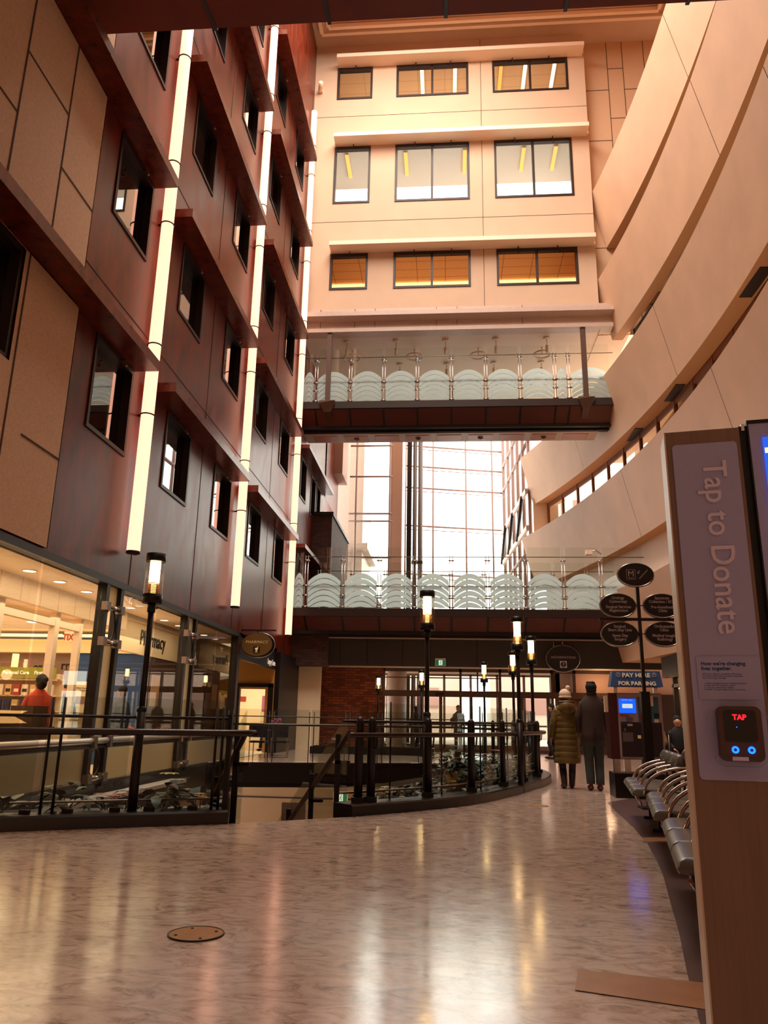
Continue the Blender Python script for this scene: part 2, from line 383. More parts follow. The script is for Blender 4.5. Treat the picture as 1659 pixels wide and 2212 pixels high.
cb = MB(); cb.bx(XL + .2, XR - .2, YB + 2.75, YB + 3.2, 19.46, 19.52); one('cove_light', cb, 'cove_glow', 'long warm cove light in the room behind the lowest row of back windows', 'ceiling light', (0, YB + 2.95, 19.49))
# lower fascia band over the upper bridge
mb = MB()
mb.prism([(0, YB - .02, 16.7), (0, YB - .02, 16.36), (0, YB - .45, 16.36), (0, YB - .45, 16.18), (0, YB - .05, 16.12), (0, YB - .05, 15.85), (0, YB - .2, 15.78), (0, YB - .2, 15.62), (0, YB + .3, 15.62), (0, YB + .3, 16.7)], lambda p: (XL, p[1], p[2]), (XR + .45 - XL, 0, 0))
struct('trim_35', mb, 'grey_fascia', 'grey metal fascia above the upper bridge')
mb = MB()
for x in (-4.9, -3.55, -2.75, -.35, .45, 2.95): mb.bx(x - .008, x + .008, YB - .06, YB - .01, 15.8, 16.68)
struct('trim_36', mb, 'stone_joint', 'joints of the grey fascia')
struct('ceiling', MB().bx(XL, XR + 1.2, YB + .3, 34.5, 15.62, 15.8), 'white_trim', 'pale ceiling over the upper bridge')
# stone wall to the right of the cream wall
mb = MB(); mb.add([(XR, YB + .5, 15.6), (10.5, YB + .5, 15.6), (10.5, YB + .5, 29.6), (XR, YB + .5, 29.6)], [(0, 1, 2, 3)])
struct('wall_back', mb, 'stone', 'grey-beige stone slab wall to the right of the cream wall')
mb = MB(); y_ = YB + .49
for x in (6.95, 7.6, 8.5): mb.bx(x - .012, x + .012, y_, y_ + .02, 15.6, 29.6)
for i, (a, b) in enumerate(((XR, 6.95), (6.95, 7.6), (7.6, 8.5), (8.5, 9.6))):
    z = 16.9 + (i % 2) * 1.1
    while z < 29: mb.bx(a, b, y_, y_ + .02, z - .012, z + .012); z += 2.55
struct('trim_37', mb, 'stone_joint', 'joints of the stone slab wall')
# top ceiling and its stepped white mouldings
struct('ceiling', MB().bx(XL, 11, 24.2, YB + .6, 29.6, 29.75), 'beige_wall', 'cream ceiling at the top of the atrium')
mb = MB()
for (dx, z0) in ((0, 29.44), (.34, 29.4)):
    y = 26.15 - dx
    mb.bx(XL + .35 + dx, 9.1 - dx, y, y + .14, z0 - .02, z0 + .16)
    for x in (XL + .35 + dx, 9.1 - dx): mb.bx(x - .07, x + .07, 18, y, z0 - .02, z0 + .16)
struct('trim_38', mb, 'white_trim', 'double white moulding around the skylight opening')
# security camera near the top left corner of the back wall
t = thing('security_camera', 'small white camera on the corner of the cream back wall near the top left', 'camera', (XL + .25, YB, 27.2))
mesh('bracket', MB().bx(-.1, .1, -.12, 0, -.06, .1), 'white_trim', t); mesh('body', MB(True).tube([(0, -.1, 0), (.1, -.5, .05)], .09, 10), 'white_trim', t)

# ------------------------------------------------------------------ right side: curved balcony fronts
RC = (-50.9, 18.5)
def rp(rad, y):  # x on the circle
    return RC[0] + math.sqrt(rad * rad - (y - RC[1]) ** 2)
def band(z0, z1, y_end, label, y0=2.0, n=40, depth=.5, topr=57.45, botr=58.0, lower_end=None):
    ys = [y0 + (y_end - y0) * i / n for i in range(n + 1)]; mb = MB()
    A = [(rp(topr, y), y, z1) for y in ys]; B = [(rp(botr, y), y, z0) for y in ys]; C_ = [(rp(botr + depth, y), y, z0) for y in ys]; D_ = [(rp(topr + .35, y), y, z1) for y in ys]; E_ = [(rp(botr + depth, y), y, z0 + .3) for y in ys]
    for P_, Q_ in ((A, B), (D_, A), (E_, D_), (C_, E_)):
        k = len(P_); mb.add(P_ + Q_, [(i, i + 1, k + i + 1, k + i) for i in range(k - 1)], True)
    struct('ceiling', MB().add(B + [(x + .0, y, z - .004) for x, y, z in C_], [(i, i + 1, len(B) + i + 1, len(B) + i) for i in range(len(B) - 1)], True), 'beige_band_shaded', 'underside of a curved balcony front'); mb.add([A[-1], B[-1], C_[-1], E_[-1], D_[-1]], [(0, 1, 2, 3, 4)], False)
    o = struct('wall_right', mb, 'beige_band', label); return o
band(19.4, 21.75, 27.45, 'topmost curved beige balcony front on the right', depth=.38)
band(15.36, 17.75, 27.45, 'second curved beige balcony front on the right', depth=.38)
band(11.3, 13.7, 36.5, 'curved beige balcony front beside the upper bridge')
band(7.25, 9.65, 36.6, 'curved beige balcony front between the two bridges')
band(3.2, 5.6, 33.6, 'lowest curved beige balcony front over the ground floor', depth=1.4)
# joints on the bands
mb = MB()
for z0, z1, yy in ((19.4, 21.75, (12.5, 19)), (15.36, 17.75, (11, 17.4)), (11.3, 13.7, (12.9, 22, 31)), (7.25, 9.65, (10, 18, 26))):
    for y in yy: mb.prism([(rp(57.45, y) - .004, y, z1), (rp(58, y) - .004, y + .0, z0), (rp(58, y) + .02, y, z0), (rp(57.45, y) + .02, y, z1)], None, (0, .02, 0))
struct('trim_40', mb, 'stone_joint', 'fine vertical joints on the curved balcony fronts')
# dark glazing strips between the bands
def strip_wall(z0, z1, y_a, y_b, step, lit, label):
    global wn
    wn += 1; t = thing('window_%d' % wn, label, None, (rp(58.5, y_a), y_a, z0), kind='structure')
    fb = MB(); n = int((y_b - y_a) / step); sp = MB()
    for i in range(n + 1):
        y = y_a + i * step; x = rp(58.5, y); fb.bx(x, x + .12, y - .05, y + .05, z0, z1)
        x2 = rp(58.5, y + step)
        if i < n:
            for za, zb in ((z0, z0 + .1), (z1 - .24, z1)): fb.prism([(x + .02, y, za), (x2 + .02, y + step, za), (x2 + .02, y + step, zb), (x + .02, y, zb)], None, (.08, 0, 0))
            pb = MB().prism([(x + .06, y + .05, z0 + .1), (x2 + .06, y + step - .05, z0 + .1), (x2 + .06, y + step - .05, z1 - .24), (x + .06, y + .05, z1 - .24)], None, (.01, 0, 0))
            mesh('pane', pb, 'glass_strip', t, world=True)
    mesh('frame', fb, 'wood_amber' if lit == 2 else 'bronze', t, world=True)
    return t
glass('glass_strip', (.8, .78, .75), .12)
strip_wall(9.65, 11.35, 6.75, 36.2, 1.55, 2, 'row of bronze framed windows between the two middle balcony fronts')
strip_wall(5.6, 7.3, 6.9, 23.9, 1.8, True, 'bronze framed windows under the balcony front near the kiosk')
strip_wall(13.7, 15.4, 6.9, 27.0, 1.8, True, 'dark windows above the upper bridge on the right'); strip_wall(17.75, 19.45, 6.9, 27.0, 1.8, True, 'dark windows behind the topmost balcony')
# corridor behind the strips
mb = MB()
for z in (9.45, 5.4, 13.5, 17.55):
    mb.bx(7.0, 13.0, 2, 36.4, z - .1, z)
struct('floor', mb, 'cream', 'corridor floors behind the balcony fronts')
mb = MB()
for z in (11.55, 7.5, 15.6, 19.65):
    mb.bx(7.9, 13, 2, 27.2 if z > 12 else 36.4, z, z + .1)
struct('ceiling', mb, 'room_tan', 'corridor ceilings behind the balcony fronts')
mb = MB().bx(12.9, 13, 2, 27.2, 11.5, 26).bx(12.9, 13, 2, 20, 0, 9.6)
struct('wall_right', mb, 'room_tan', 'inner wall of the corridors on the right')
mb = MB()
for y in (16.2, 22.6, 26.3): mb.bx(rp(58.15, y), rp(58.15, y) + .3, y, y + 1.3, 11.27, 11.3)
struct('trim_41', mb, 'bronze', 'air grilles in the balcony soffit')
# beige wall piece at the right end of the lower strip (behind the sign post)
mb = MB(); yy = [24 + .5 * i for i in range(26)]; k = len(yy)
mb.add([(rp(58.45, y), y, 4.4) for y in yy] + [(rp(58.45, y), y, 7.3) for y in yy], [(i, i + 1, k + i + 1, k + i) for i in range(k - 1)], True)
mb.bx(4.2, 5.0, 36.25, 36.35, 9.0, 11.6).bx(rp(58.5, 36.25), 6.5, 36.3, 36.4, 9.0, 11.5)
struct('wall_right', mb, 'white_trim', 'pale wall under the balcony front behind the sign post')
# ------------------------------------------------------------------ bridges
YB = 27.0
def arcs(w, zb, gap=.026, rise=.30, nb=6, h=.205, n=10, th=.006):
    mb = MB()
    for k in range(nb):
        for i in range(n):
            def z(x, off): return zb + off - rise * (2 * x / w) ** 2
            xa, xb = -w / 2 + w * i / n, -w / 2 + w * (i + 1) / n
            lo = lambda x: max(zb - rise * 0 - .0 if k == 0 else z(x, k * h + gap), zb - .0) if False else (z(x, k * h + gap))
            a0, b0 = max(lo(xa), zb), max(lo(xb), zb); a1, b1 = max(z(xa, (k + 1) * h), zb), max(z(xb, (k + 1) * h), zb)
            if a1 - a0 < .004 and b1 - b0 < .004: continue
            mb.prism([(xa, 0, a0), (xb, 0, b0), (xb, 0, b1), (xa, 0, a1)], None, (0, th, 0))
    return mb
def bridge(label, zf, posts, hang, y0=27.0, yd=29.8, lit=True):
    """zf: level of the glass foot; built in world coordinates about the near edge y0"""
    t = thing('footbridge', label, 'footbridge', (0, y0, zf))
    P = lambda n_, b_, m_, par=None: mesh(n_, b_, m_, par or t, world=(par is None))
    x0, x1 = XL + .02, (6.3 if hang else 7.0)
    P('deck', MB().bx(x0, x1, y0 + .15, yd + .1, zf - .34, zf - .04), 'dark_wall')
    eb = MB().bx(x0, x1, y0 - .02, y0 + .15, zf - .30, zf - .02).bx(x0, x1, yd, yd + .15, zf - .3, zf - .02); P('edge_beam', eb, 'bronze')
    sb = MB().prism([(x0, y0 + .05, zf - .28), (x0, y0 + .72, zf - .74), (x0, y0 + .8, zf - .66), (x0, y0 + .1, zf - .2)], None, (x1 - x0, 0, 0)); P('fascia_panel', sb, 'brown_panel')
    for x in posts: P('fascia_rib', MB().prism([(x - .03, y0 + .03, zf - .30), (x - .03, y0 + .72, zf - .77), (x - .03, y0 + .75, zf - .66), (x - .03, y0 + .03, zf - .2)], None, (.06, 0, 0)), 'black_metal')
    P('bottom_beam', MB().bx(x0, x1, y0 + .70, y0 + 1.0, zf - .86, zf - .5).bx(x0, x1, y0 + .95, y0 + 1.15, zf - .93, zf - .5), 'dark_metal')
    so = P('soffit', MB().bx(x0, x1 - .5, y0 + 1.05, y0 + 2.0, zf - .95, zf - .86), 'grey_fascia')
    if hang:
        for i in range(9):
            xa = x0 + .35 + i * 1.22
            pn = mesh('soffit_panel', MB().bx(xa, xa + .95, y0 + 1.25, y0 + 1.85, zf - .965, zf - .95), 'soffit_pink', t, world=True)
            if i % 2:
                dl = MB(True); dl.tube([(xa + .48 + .09 * math.cos(q * PI / 6), y0 + 1.55 + .09 * math.sin(q * PI / 6), zf - .975) for q in range(12)], .02, 6, closed=True)
                mesh('downlight', dl, 'bronze', t, world=True)
    for side, y in ((0, y0 + .06), (1, yd + .02)):
        pts = [posts[i] for i in range(len(posts))]
        full = [x0 + .05] + pts + [x1 - .1]
        for i in range(len(full) - 1):
            a, b = full[i] + .07, full[i + 1] - .07
            if b - a < .2: continue
            w_ = b - a
            g = mesh('glass_pane', MB().bx(a, b, y, y + .012, zf - .02, zf + (2.2 if i else 2.0)), 'glass_clear', t, world=True)
            if side == 0:
                fb = arcs(w_ * .98, zf + .02); fb.xf(Matrix.Translation(((a + b) / 2, y - .008, 0)))
                mesh('frosted_pattern', fb, 'glass_frost', t, world=True)
        for x in pts:
            pb = MB(True)
            for dx in (-.05, .05): pb.tube([(x + dx, y + .03, zf - .1), (x + dx, y + .03, zf + 1.9)], .014, 6)
            for zz_ in (.04, .8, 1.72, .45): pb.bx(x - .1, x + .1, y - .02, y + .05, zf + zz_ - .02, zf + zz_ + .02)
            mesh('post', pb, 'steel', t, world=True)
        mesh('handrail', MB(True).tube([(x0, y + .05, zf + 1.86), (x1, y + .05, zf + 1.86)], .016, 6).tube([(x0, y + .08, zf + .8), (x1, y + .08, zf + .8)], .03, 8), 'steel_dull', t, world=True)
    if hang:
        for x in (-4.5, 5.2):
            hb = MB().bx(x - .09, x + .09, y0 - .14, y0 + .0, zf - .1, 15.64)
            mesh('hanger_post', hb, 'bronze_light', t, world=True)
            bb = MB().prism([(x - .3, y0 - .1, zf - .02), (x + .3, y0 - .1, zf - .02), (x + .3, y0 - .1, zf - .12), (x + .13, y0 + .1, zf - .42), (x + .13, y0 + .7, zf - .66), (x - .13, y0 + .7, zf - .66), (x - .13, y0 + .1, zf - .42), (x - .3, y0 - .1, zf - .12)], None, (0, -.06, 0))
            mesh('hanger_bracket', bb, 'bronze_light', t, world=True)
    return t
mat('soffit_pink', (176, 108, 84), .35); mat('bronze_light', (84, 58, 46), .45, metal=.2)
bridge('upper footbridge with frosted glass railings hanging under the cream back wall', 12.8, (-4.99, -3.66, -2.37, -1.08, .22, 1.52, 2.81, 4.11, 4.62), True)
bridge('lower footbridge with frosted glass railings crossing above the entrance', 4.9, (-5.04, -3.70, -2.39, -1.13, .18, 1.46, 2.78, 4.11, 5.4), False)
# near bridge overhead: brown panelled underside
t = thing('footbridge', 'dark brown panelled underside of the bridge across the top of the photo', 'footbridge', (1, 8, 11.5))
x0, x1 = XL + .02, 5.6
mesh('fascia_panel', MB().prism([(x0, 9.62, 11.75), (x0, 7.9, 11.35), (x0, 7.9, 11.6), (x0, 9.5, 12.1)], None, (x1 - x0, 0, 0)), 'brown_soffit', t, world=True)
mesh('soffit', MB().bx(x0, x1, 5.6, 7.9, 11.3, 11.5), 'brown_soffit', t, world=True)
mesh('deck', MB().bx(x0, x1, 5.5, 9.5, 12.0, 12.3), 'dark_wall', t, world=True)
for x in (-5.5 + 1.84 * k for k in range(0, 6)): mesh('fascia_rib', MB().prism([(x - .03, 9.66, 11.74), (x - .03, 7.88, 11.33), (x - .03, 7.9, 11.42), (x - .03, 9.64, 11.85)], None, (.06, 0, 0)), 'black_metal', t, world=True)
mesh('edge_beam', MB().bx(x0, x1, 9.5, 9.62, 11.78, 12.2), 'dark_metal', t, world=True)

# pendants and ring lights under the ceiling of the upper bridge
def pendant(x, y, z, drop, label):
    t = thing('pendant_light', label, 'pendant light', (x, y, z), group='small pendants over the upper bridge')
    mesh('canopy', MB(True).cyl(0, 0, -.05, 0, .13, 14), 'white_trim', t); mesh('cord', MB(True).cyl(0, 0, -drop, -.05, .01, 6), 'steel_dull', t)
    mesh('lamp_shade', MB(True).cyl(0, 0, -drop - .3, -drop, .06, 12), 'cream', t)
for x, y, g in ((-3.92, 27.65, 0), (-1.96, 27.65, 0), (0, 27.65, 0), (1.97, 27.65, 0), (3.94, 27.65, 0), (-3.9, 29.75, 1), (-1.93, 29.75, 1), (.04, 29.75, 1), (2.01, 29.75, 1), (3.98, 29.75, 1)):
    pendant(x, y, 15.62, .32 if g == 0 else .25, 'slim white pendant hanging %s row under the pale ceiling of the upper bridge' % ('in the front' if g == 0 else 'in the back'))
for x in (-3.79, -1.25, 1.32, 3.85):
    r = MB(True); r.tube([(x + .33 * math.cos(q * PI / 12), 28.4 + .33 * math.sin(q * PI / 12), 15.3) for q in range(24)], .035, 6, closed=True)
    t = thing('ring_light', 'round ring light under the pale ceiling of the upper bridge', 'ceiling light', (x, 28.4, 15.62), group='ring lights over the upper bridge')
    mesh('ring', r, 'white_trim', t, world=True); mesh('stem', MB(True).cyl(0, 0, -.3, 0, .03, 8).bx(-.32, .32, -.01, .01, -.33, -.3), 'white_trim', t)

# ------------------------------------------------------------------ bay glazing beyond the bridges
mat('mullion', (150, 118, 108), .5, metal=.1); mat('column_wood', (158, 116, 94), .55); mat('pipe_grey', (96, 78, 72), .5); mat('truss', (196, 172, 164), .5)
def pw(a, b):   # plane through plan points a,b -> P(s,z)
    a, b = Vector((*a, 0)), Vector((*b, 0)); d = (b - a).normalized()
    return (lambda s, z: a + d * s + Vector((0, 0, z))), (b - a).length, d
def glazing(label, a, b, z0, z1, ss, zs, r=.045, dbl=True):
    global wn
    wn += 1; P, L, d = pw(a, b); t = thing('window_%d' % wn, label, None, (a[0], a[1], z0), kind='structure'); fb = MB()
    for s in ss: p = P(s, z0); q = P(s, z1); fb.tube([p, q], r, 6)
    for z in zs:
        fb.tube([P(0, z), P(L, z)], r, 6)
        if dbl: fb.tube([P(0, z - .32) + Vector((0, -.35, 0)), P(L, z - .32) + Vector((0, -.35, 0))], r * .45, 6)
    mesh('frame', fb, 'mullion', t, world=True)
    nrm = d.cross(Vector((0, 0, 1)))
    mesh('pane', MB().prism([P(0, z0), P(L, z0), P(L, z1), P(0, z1)], None, nrm * .01), 'glass_clear', t, world=True)
glazing('tall glass curtain wall closing the bay', (-2.45, 44), (3.5, 45.4), 4.5, 20, (.05, 1.72, 3.75, 5.4), (6.2, 9.3, 12.2, 14.55, 15.9, 17.2), .055)
glazing('narrow glazed bay left of the column', (-5.0, 38), (-2.75, 38), 4.5, 18, (.35, 2.1), (6.6, 9.0, 10.9, 11.3, 13.3, 15), .05, False)
glazing('glazed side wall of the bay with a steel truss', (4.1, 36.4), (3.5, 45.4), 4.5, 20, (.2, 1.9, 3.6, 5.3, 7.0, 8.9), (6.5, 9.2, 14.7, 16.2), .10, False)
t = thing('column', 'tall brown clad column between the bay windows', 'column', (-2.6, 39.6, 0)); mesh('shaft', MB().bx(-.42, .25, -.2, .3, 0, 18), 'column_wood', t)
t = thing('column', 'dark steel column beside the brown column in the bay', 'column', (-2.05, 39.8, 0)); mesh('shaft', MB().bx(-.05, .2, -.15, .15, 0, 18), 'dark_metal', t)
for k, (x, r) in enumerate(((-1.68, .11), (-1.38, .13))):
    t = thing('pipe', 'tall grey vertical pipe in front of the bay glazing, %s of the pair' % ('left' if k == 0 else 'right'), 'pipe', (x, 39.9, 0)); mesh('shaft', MB(True).cyl(0, 0, 0, 18, r, 12), 'pipe_grey', t)
    c_ = MB().bx(-.15, .14, -.14, .14, 9.05, 9.2); mesh('clamp', c_, 'dark_metal', t)
# truss along the side glazing
t = thing('truss', 'pale steel truss with diagonal rods along the side glazing', 'truss', (4, 36.4, 9.8)); P, L, d = pw((3.85, 36.4), (3.3, 45.2))
for z in (10.15, 12.0): mesh('chord', MB().prism([P(0, z - .13), P(L, z - .13), P(L, z + .13), P(0, z + .13)], None, (.12, 0, 0)), 'truss', t, world=True)
for s in (1.0, 4.2, 7.0): mesh('diagonal', MB(True).tube([P(s, 12), P(s + 1.9, 10.15)], .09, 8), 'dark_metal', t, world=True)
# left side beyond the red wall: beige pier, brick pier, dark return
struct('wall_left', MB().bx(-6.2, -5.15, 36.2, 38.2, 12.9, 18), 'column_wood', 'brown pier at the left of the bay')
struct('wall_left', MB().bx(XL - .6, XL, 33.6, 34.0, 9.2, 18).bx(-6.0, -5.6, 33.6, 38, 11, 18), 'red_panel', 'return of the red wall')
struct('wall_left', MB().bx(XL - .5, -4.78, 31.0, 36.4, 3.0, 9.35), 'brick_dark', 'dark brick pier behind the lower bridge')
struct('trim_42', MB().bx(XL - .5, -4.72, 30.95, 36.45, 9.35, 9.5), 'dark_metal', 'coping on the brick pier')
struct('wall_back', MB().bx(-6.3, -3.6, 39.0, 46, 4.5, 7.2), 'brick_dark', 'brick wall of the neighbouring building outside')
t = thing('building', 'pale upper part of the neighbouring building seen through the bay glass', 'building', (-5.5, 41, 9)); mesh('wall', MB().bx(-6.5, -4.55, 40.5, 45, 7.2, 17), 'grey_fascia', t, world=True)
mesh('roof', MB().prism([(-6.5, 39.6, 9.7), (-4.2, 39.9, 9.9), (-4.2, 45, 9.9), (-6.5, 45, 9.7)], None, (0, 0, .3)), 'grey_fascia', t, world=True)
# deck at level 1 beyond the bridge and bay roof
struct('floor', MB().bx(-6.3, 6.0, 29.9, 47, 4.2, 4.5), 'grey_panel', 'first floor deck beyond the lower bridge')
# ------------------------------------------------------------------ ground floor with the oval opening
RING = [(-1.1, 9.48), (-.7, 9.88), (-.24, 10.39), (.38, 11.22), (.98, 12.53), (1.51, 13.99), (1.84, 15.0), (2.06, 16.3), (2.04, 17.6), (1.8, 18.9), (1.4, 20.2), (.9, 21.3), (.42, 21.97)]
HOLE = [(XL, 6.8), (-2.3, 8.6)] + RING + [(-1.77, 21.0), (-3.5, 20.4), (XL, 19.85)]
def floor_mat():
    m = mat('floor_marble', (176, 148, 134), .2); nt = m.node_tree; b = nt.nodes['Principled BSDF']
    tc = nt.nodes.new('ShaderNodeTexCoord'); mp = nt.nodes.new('ShaderNodeMapping'); mp.inputs['Rotation'].default_value = (0, 0, .9); mp.inputs['Scale'].default_value = (1, 1.9, 1)
    n1 = nt.nodes.new('ShaderNodeTexNoise'); n1.inputs['Scale'].default_value = 4.6; n1.inputs['Detail'].default_value = 9; n1.inputs['Roughness'].default_value = .72; n1.inputs['Distortion'].default_value = 1.6
    cr = nt.nodes.new('ShaderNodeValToRGB'); e = cr.color_ramp.elements; e[0].position = .36; e[0].color = (*s2l((134, 108, 95)), 1); e[1].position = .54; e[1].color = (*s2l((194, 170, 154)), 1)
    e2 = cr.color_ramp.elements.new(.46); e2.color = (*s2l((174, 148, 133)), 1); e3 = cr.color_ramp.elements.new(.7); e3.color = (*s2l((204, 180, 165)), 1)
    nt.links.new(tc.outputs['Object'], mp.inputs[0]); nt.links.new(mp.outputs[0], n1.inputs['Vector']); nt.links.new(n1.outputs['Fac'], cr.inputs[0]); nt.links.new(cr.outputs[0], b.inputs['Base Color'])
    n2 = nt.nodes.new('ShaderNodeTexNoise'); n2.inputs['Scale'].default_value = 5; n2.inputs['Detail'].default_value = 8; nt.links.new(tc.outputs['Object'], n2.inputs['Vector'])
    mr = nt.nodes.new('ShaderNodeMapRange'); mr.inputs[3].default_value = .07; mr.inputs[4].default_value = .22; nt.links.new(n2.outputs['Fac'], mr.inputs[0]); nt.links.new(mr.outputs[0], b.inputs['Roughness'])
    n3 = nt.nodes.new('ShaderNodeTexNoise'); n3.inputs['Scale'].default_value = 9; n3.inputs['Detail'].default_value = 6; nt.links.new(mp.outputs[0], n3.inputs['Vector'])
    bu = nt.nodes.new('ShaderNodeBump'); bu.inputs['Strength'].default_value = .05; bu.inputs['Distance'].default_value = .01; nt.links.new(n3.outputs['Fac'], bu.inputs['Height']); nt.links.new(bu.outputs[0], b.inputs['Normal'])
    b.inputs['Specular IOR Level'].default_value = .8
floor_mat()
mat('floor_dark', (96, 74, 70), .28, var=.15, scale=3, detail=8, stretch=(3, 1, 1)); mat('floor_orange', (164, 118, 84), .25, var=.12, scale=6)
OUT = [(-14, -8), (14, -8), (14, 33), (-14, 33)]
mb = MB(); polys = [[Vector((x, y, 0)) for x, y in OUT], [Vector((x, y, 0)) for x, y in HOLE]]
tri = tessellate_polygon(polys); pts = OUT + HOLE
mb.add([(x, y, 0) for x, y in pts], [tuple(t) if (Vector((*pts[t[1]], 0)) - Vector((*pts[t[0]], 0))).cross(Vector((*pts[t[2]], 0)) - Vector((*pts[t[0]], 0))).z > 0 else tuple(t)[::-1] for t in tri])
struct('floor', mb, 'floor_marble', 'polished marbled beige floor with an oval opening')
mb = MB(); n = len(HOLE)
for i in range(n - 1):
    a, b = HOLE[i], HOLE[i + 1]
    mb.add([(a[0], a[1], -.001), (b[0], b[1], -.001), (b[0], b[1], -.6), (a[0], a[1], -.6)], [(0, 1, 2, 3)])
mb.add([(x, y, -.6) for x, y in pts], [tuple(t) for t in tri])
struct('ceiling', mb, 'dark_metal', 'dark slab edge and underside around the opening')
# dark border with the bench on it, orange inlays
def ov(poly, z): return MB().add([(x, y, z) for x, y in poly], [tuple(range(len(poly)))])
bord = [(.45, 1.0), (.78, 2.6), (1.1, 4.07), (1.27, 4.8), (1.43, 5.56), (1.62, 6.44), (1.74, 7.08), (1.91, 8.11), (2.05, 9.3), (2.16, 10.57), (2.3, 12), (2.9, 12.9), (7.8, 12.9), (7.8, 1.0)]
struct('trim_43', ov(bord, .002), 'floor_dark', 'dark floor border under the benches')
struct('trim_44', ov([(.54, 3.74), (1.2, 3.52), (1.2, 3.9), (.60, 4.03)], .004), 'floor_orange', 'ochre inlay strip in the floor at the lower right')
struct('trim_45', ov([(1.88, 8.15), (3.2, 8.6), (3.2, 9.1), (1.95, 8.45)], .004), 'floor_orange', 'ochre inlay strip under the benches')
# brass cover disc
t = thing('floor_cover', 'round brass cover plate set in the polished floor', 'floor cover', (-1.305, 4.35, 0)); mesh('plate', MB(True).cyl(0, 0, 0, .006, .14, 40), 'brass', t) if mat('brass', (176, 130, 82), .35, metal=.75, var=.1, scale=30) else 0
mesh('rim', MB(True).tube([(.142 * math.cos(q * PI / 20), .142 * math.sin(q * PI / 20), .004) for q in range(40)], .005, 6, closed=True), 'bronze', t)
for q in range(4): mesh('screw', MB(True).cyl(.105 * math.cos(q * PI / 2 + .5), .105 * math.sin(q * PI / 2 + .5), .006, .009, .008, 8), 'black_metal', t)
t = thing('floor_cover', 'small brass floor plate near the curved curb', 'floor cover', (1.25, 11.3, 0)); mesh('plate', MB(True).cyl(0, 0, 0, .005, .13, 30), 'brass', t)
# lower level
struct('floor', MB().bx(-9, 8, 2, 30, -4.2, -4.0), 'floor_dark', 'floor of the lower level')
mat('lower_beige', (150, 106, 60), .6, var=.08, scale=1)
mb = MB().bx(-8, 7, 25.0, 25.2, -4, -.6).bx(XL - .3, XL, 3, 18.4, -4, -.62).bx(6.8, 7, 3, 25, -4, -.6).bx(-8, 8, 4, 4.2, -4, -.6)
struct('wall_lower', mb, 'lower_beige', 'beige panelled walls of the lower level')
mb = MB()
for z in (-1.3, -2.2, -3.1): mb.bx(-8, 7, 24.97, 25.01, z - .02, z + .02)
mb.bx(-4.2, -3.6, 20.6, 20.7, -4, -1.0)
struct('trim_46', mb, 'joint_dark', 'dark joints of the lower level wall')
for x, y in ((-3.1, 21.8), (-1.7, 22.2), (-.2, 23.0), (-5, 22.5)):
    t = thing('ceiling_light', 'flat light panel in the lower level ceiling', 'ceiling light', (x, y, -.62), group='lower level ceiling lights'); mesh('diffuser', MB().bx(-.5, .5, -.1, .1, -.03, 0), 'cove_glow', t)
area('lower_level_light', (-2, 20, -.8), (0, .3, -1), 6, 4, 130, (1, .66, .34))
area('lower_level_light_front', (-3.5, 13, -1.2), (-.2, .2, -1), 3, 4, 50, (1, .66, .34))

# ------------------------------------------------------------------ curbs, planters and railings
def offs(P, d):
    out = []
    for i, p in enumerate(P):
        a = Vector(P[max(i - 1, 0)]); b = Vector(P[min(i + 1, len(P) - 1)]); t = (b - a).normalized(); out.append((p[0] - t.y * d, p[1] + t.x * d))
    return out
def smooth(P, k=6):
    out = []
    for i in range(len(P) - 1):
        p0, p1, p2, p3 = [Vector(P[min(max(j, 0), len(P) - 1)]) for j in (i - 1, i, i + 1, i + 2)]
        for q in range(k):
            t = q / k; out.append(tuple(.5 * ((2 * p1) + (p2 - p0) * t + (2 * p0 - 5 * p1 + 4 * p2 - p3) * t * t + (3 * p1 - p0 - 3 * p2 + p3) * t ** 3)))
    return out + [tuple(P[-1])]
def curb(P, w_, z0, z1, bev=.02):
    a, b = P, offs(P, w_); mb = MB(); a2 = offs(P, bev); vs = []
    for i in range(len(P)): vs += [(*a[i], z0), (*a[i], z1 - bev), (*a2[i], z1), (*b[i], z1), (*b[i], z0)]
    fs = []
    for i in range(len(P) - 1):
        for k in range(4): fs.append((i * 5 + k, (i + 1) * 5 + k, (i + 1) * 5 + k + 1, i * 5 + k + 1))
    e = (len(P) - 1) * 5; fs += [(0, 1, 2, 3, 4), (e + 4, e + 3, e + 2, e + 1, e)]
    return mb.add(vs, fs)
mat('curb_dark', (18, 7, 7), .30, spec=.6); mat('soil', (40, 26, 18), .95)
RS = smooth(RING)
def path3(P, d, z): return [(x, y, z) for x, y in offs(P, d)]
def panels(t, P, d, z0, z1, m_='glass_rail'):
    o = offs(P, d)
    for i in range(len(o) - 1):
        a, b = o[i], o[i + 1]
        if math.dist(a, b) < .1: continue
        v = Vector((b[0] - a[0], b[1] - a[1], 0)).normalized() * .03
        mb = MB().prism([(a[0] + v.x, a[1] + v.y, z0), (b[0] - v.x, b[1] - v.y, z0), (b[0] - v.x, b[1] - v.y, z1), (a[0] + v.x, a[1] + v.y, z1)], None, (v.y * .3, -v.x * .3, 0))
        mesh('glass_panel', mb, m_, t, world=True)
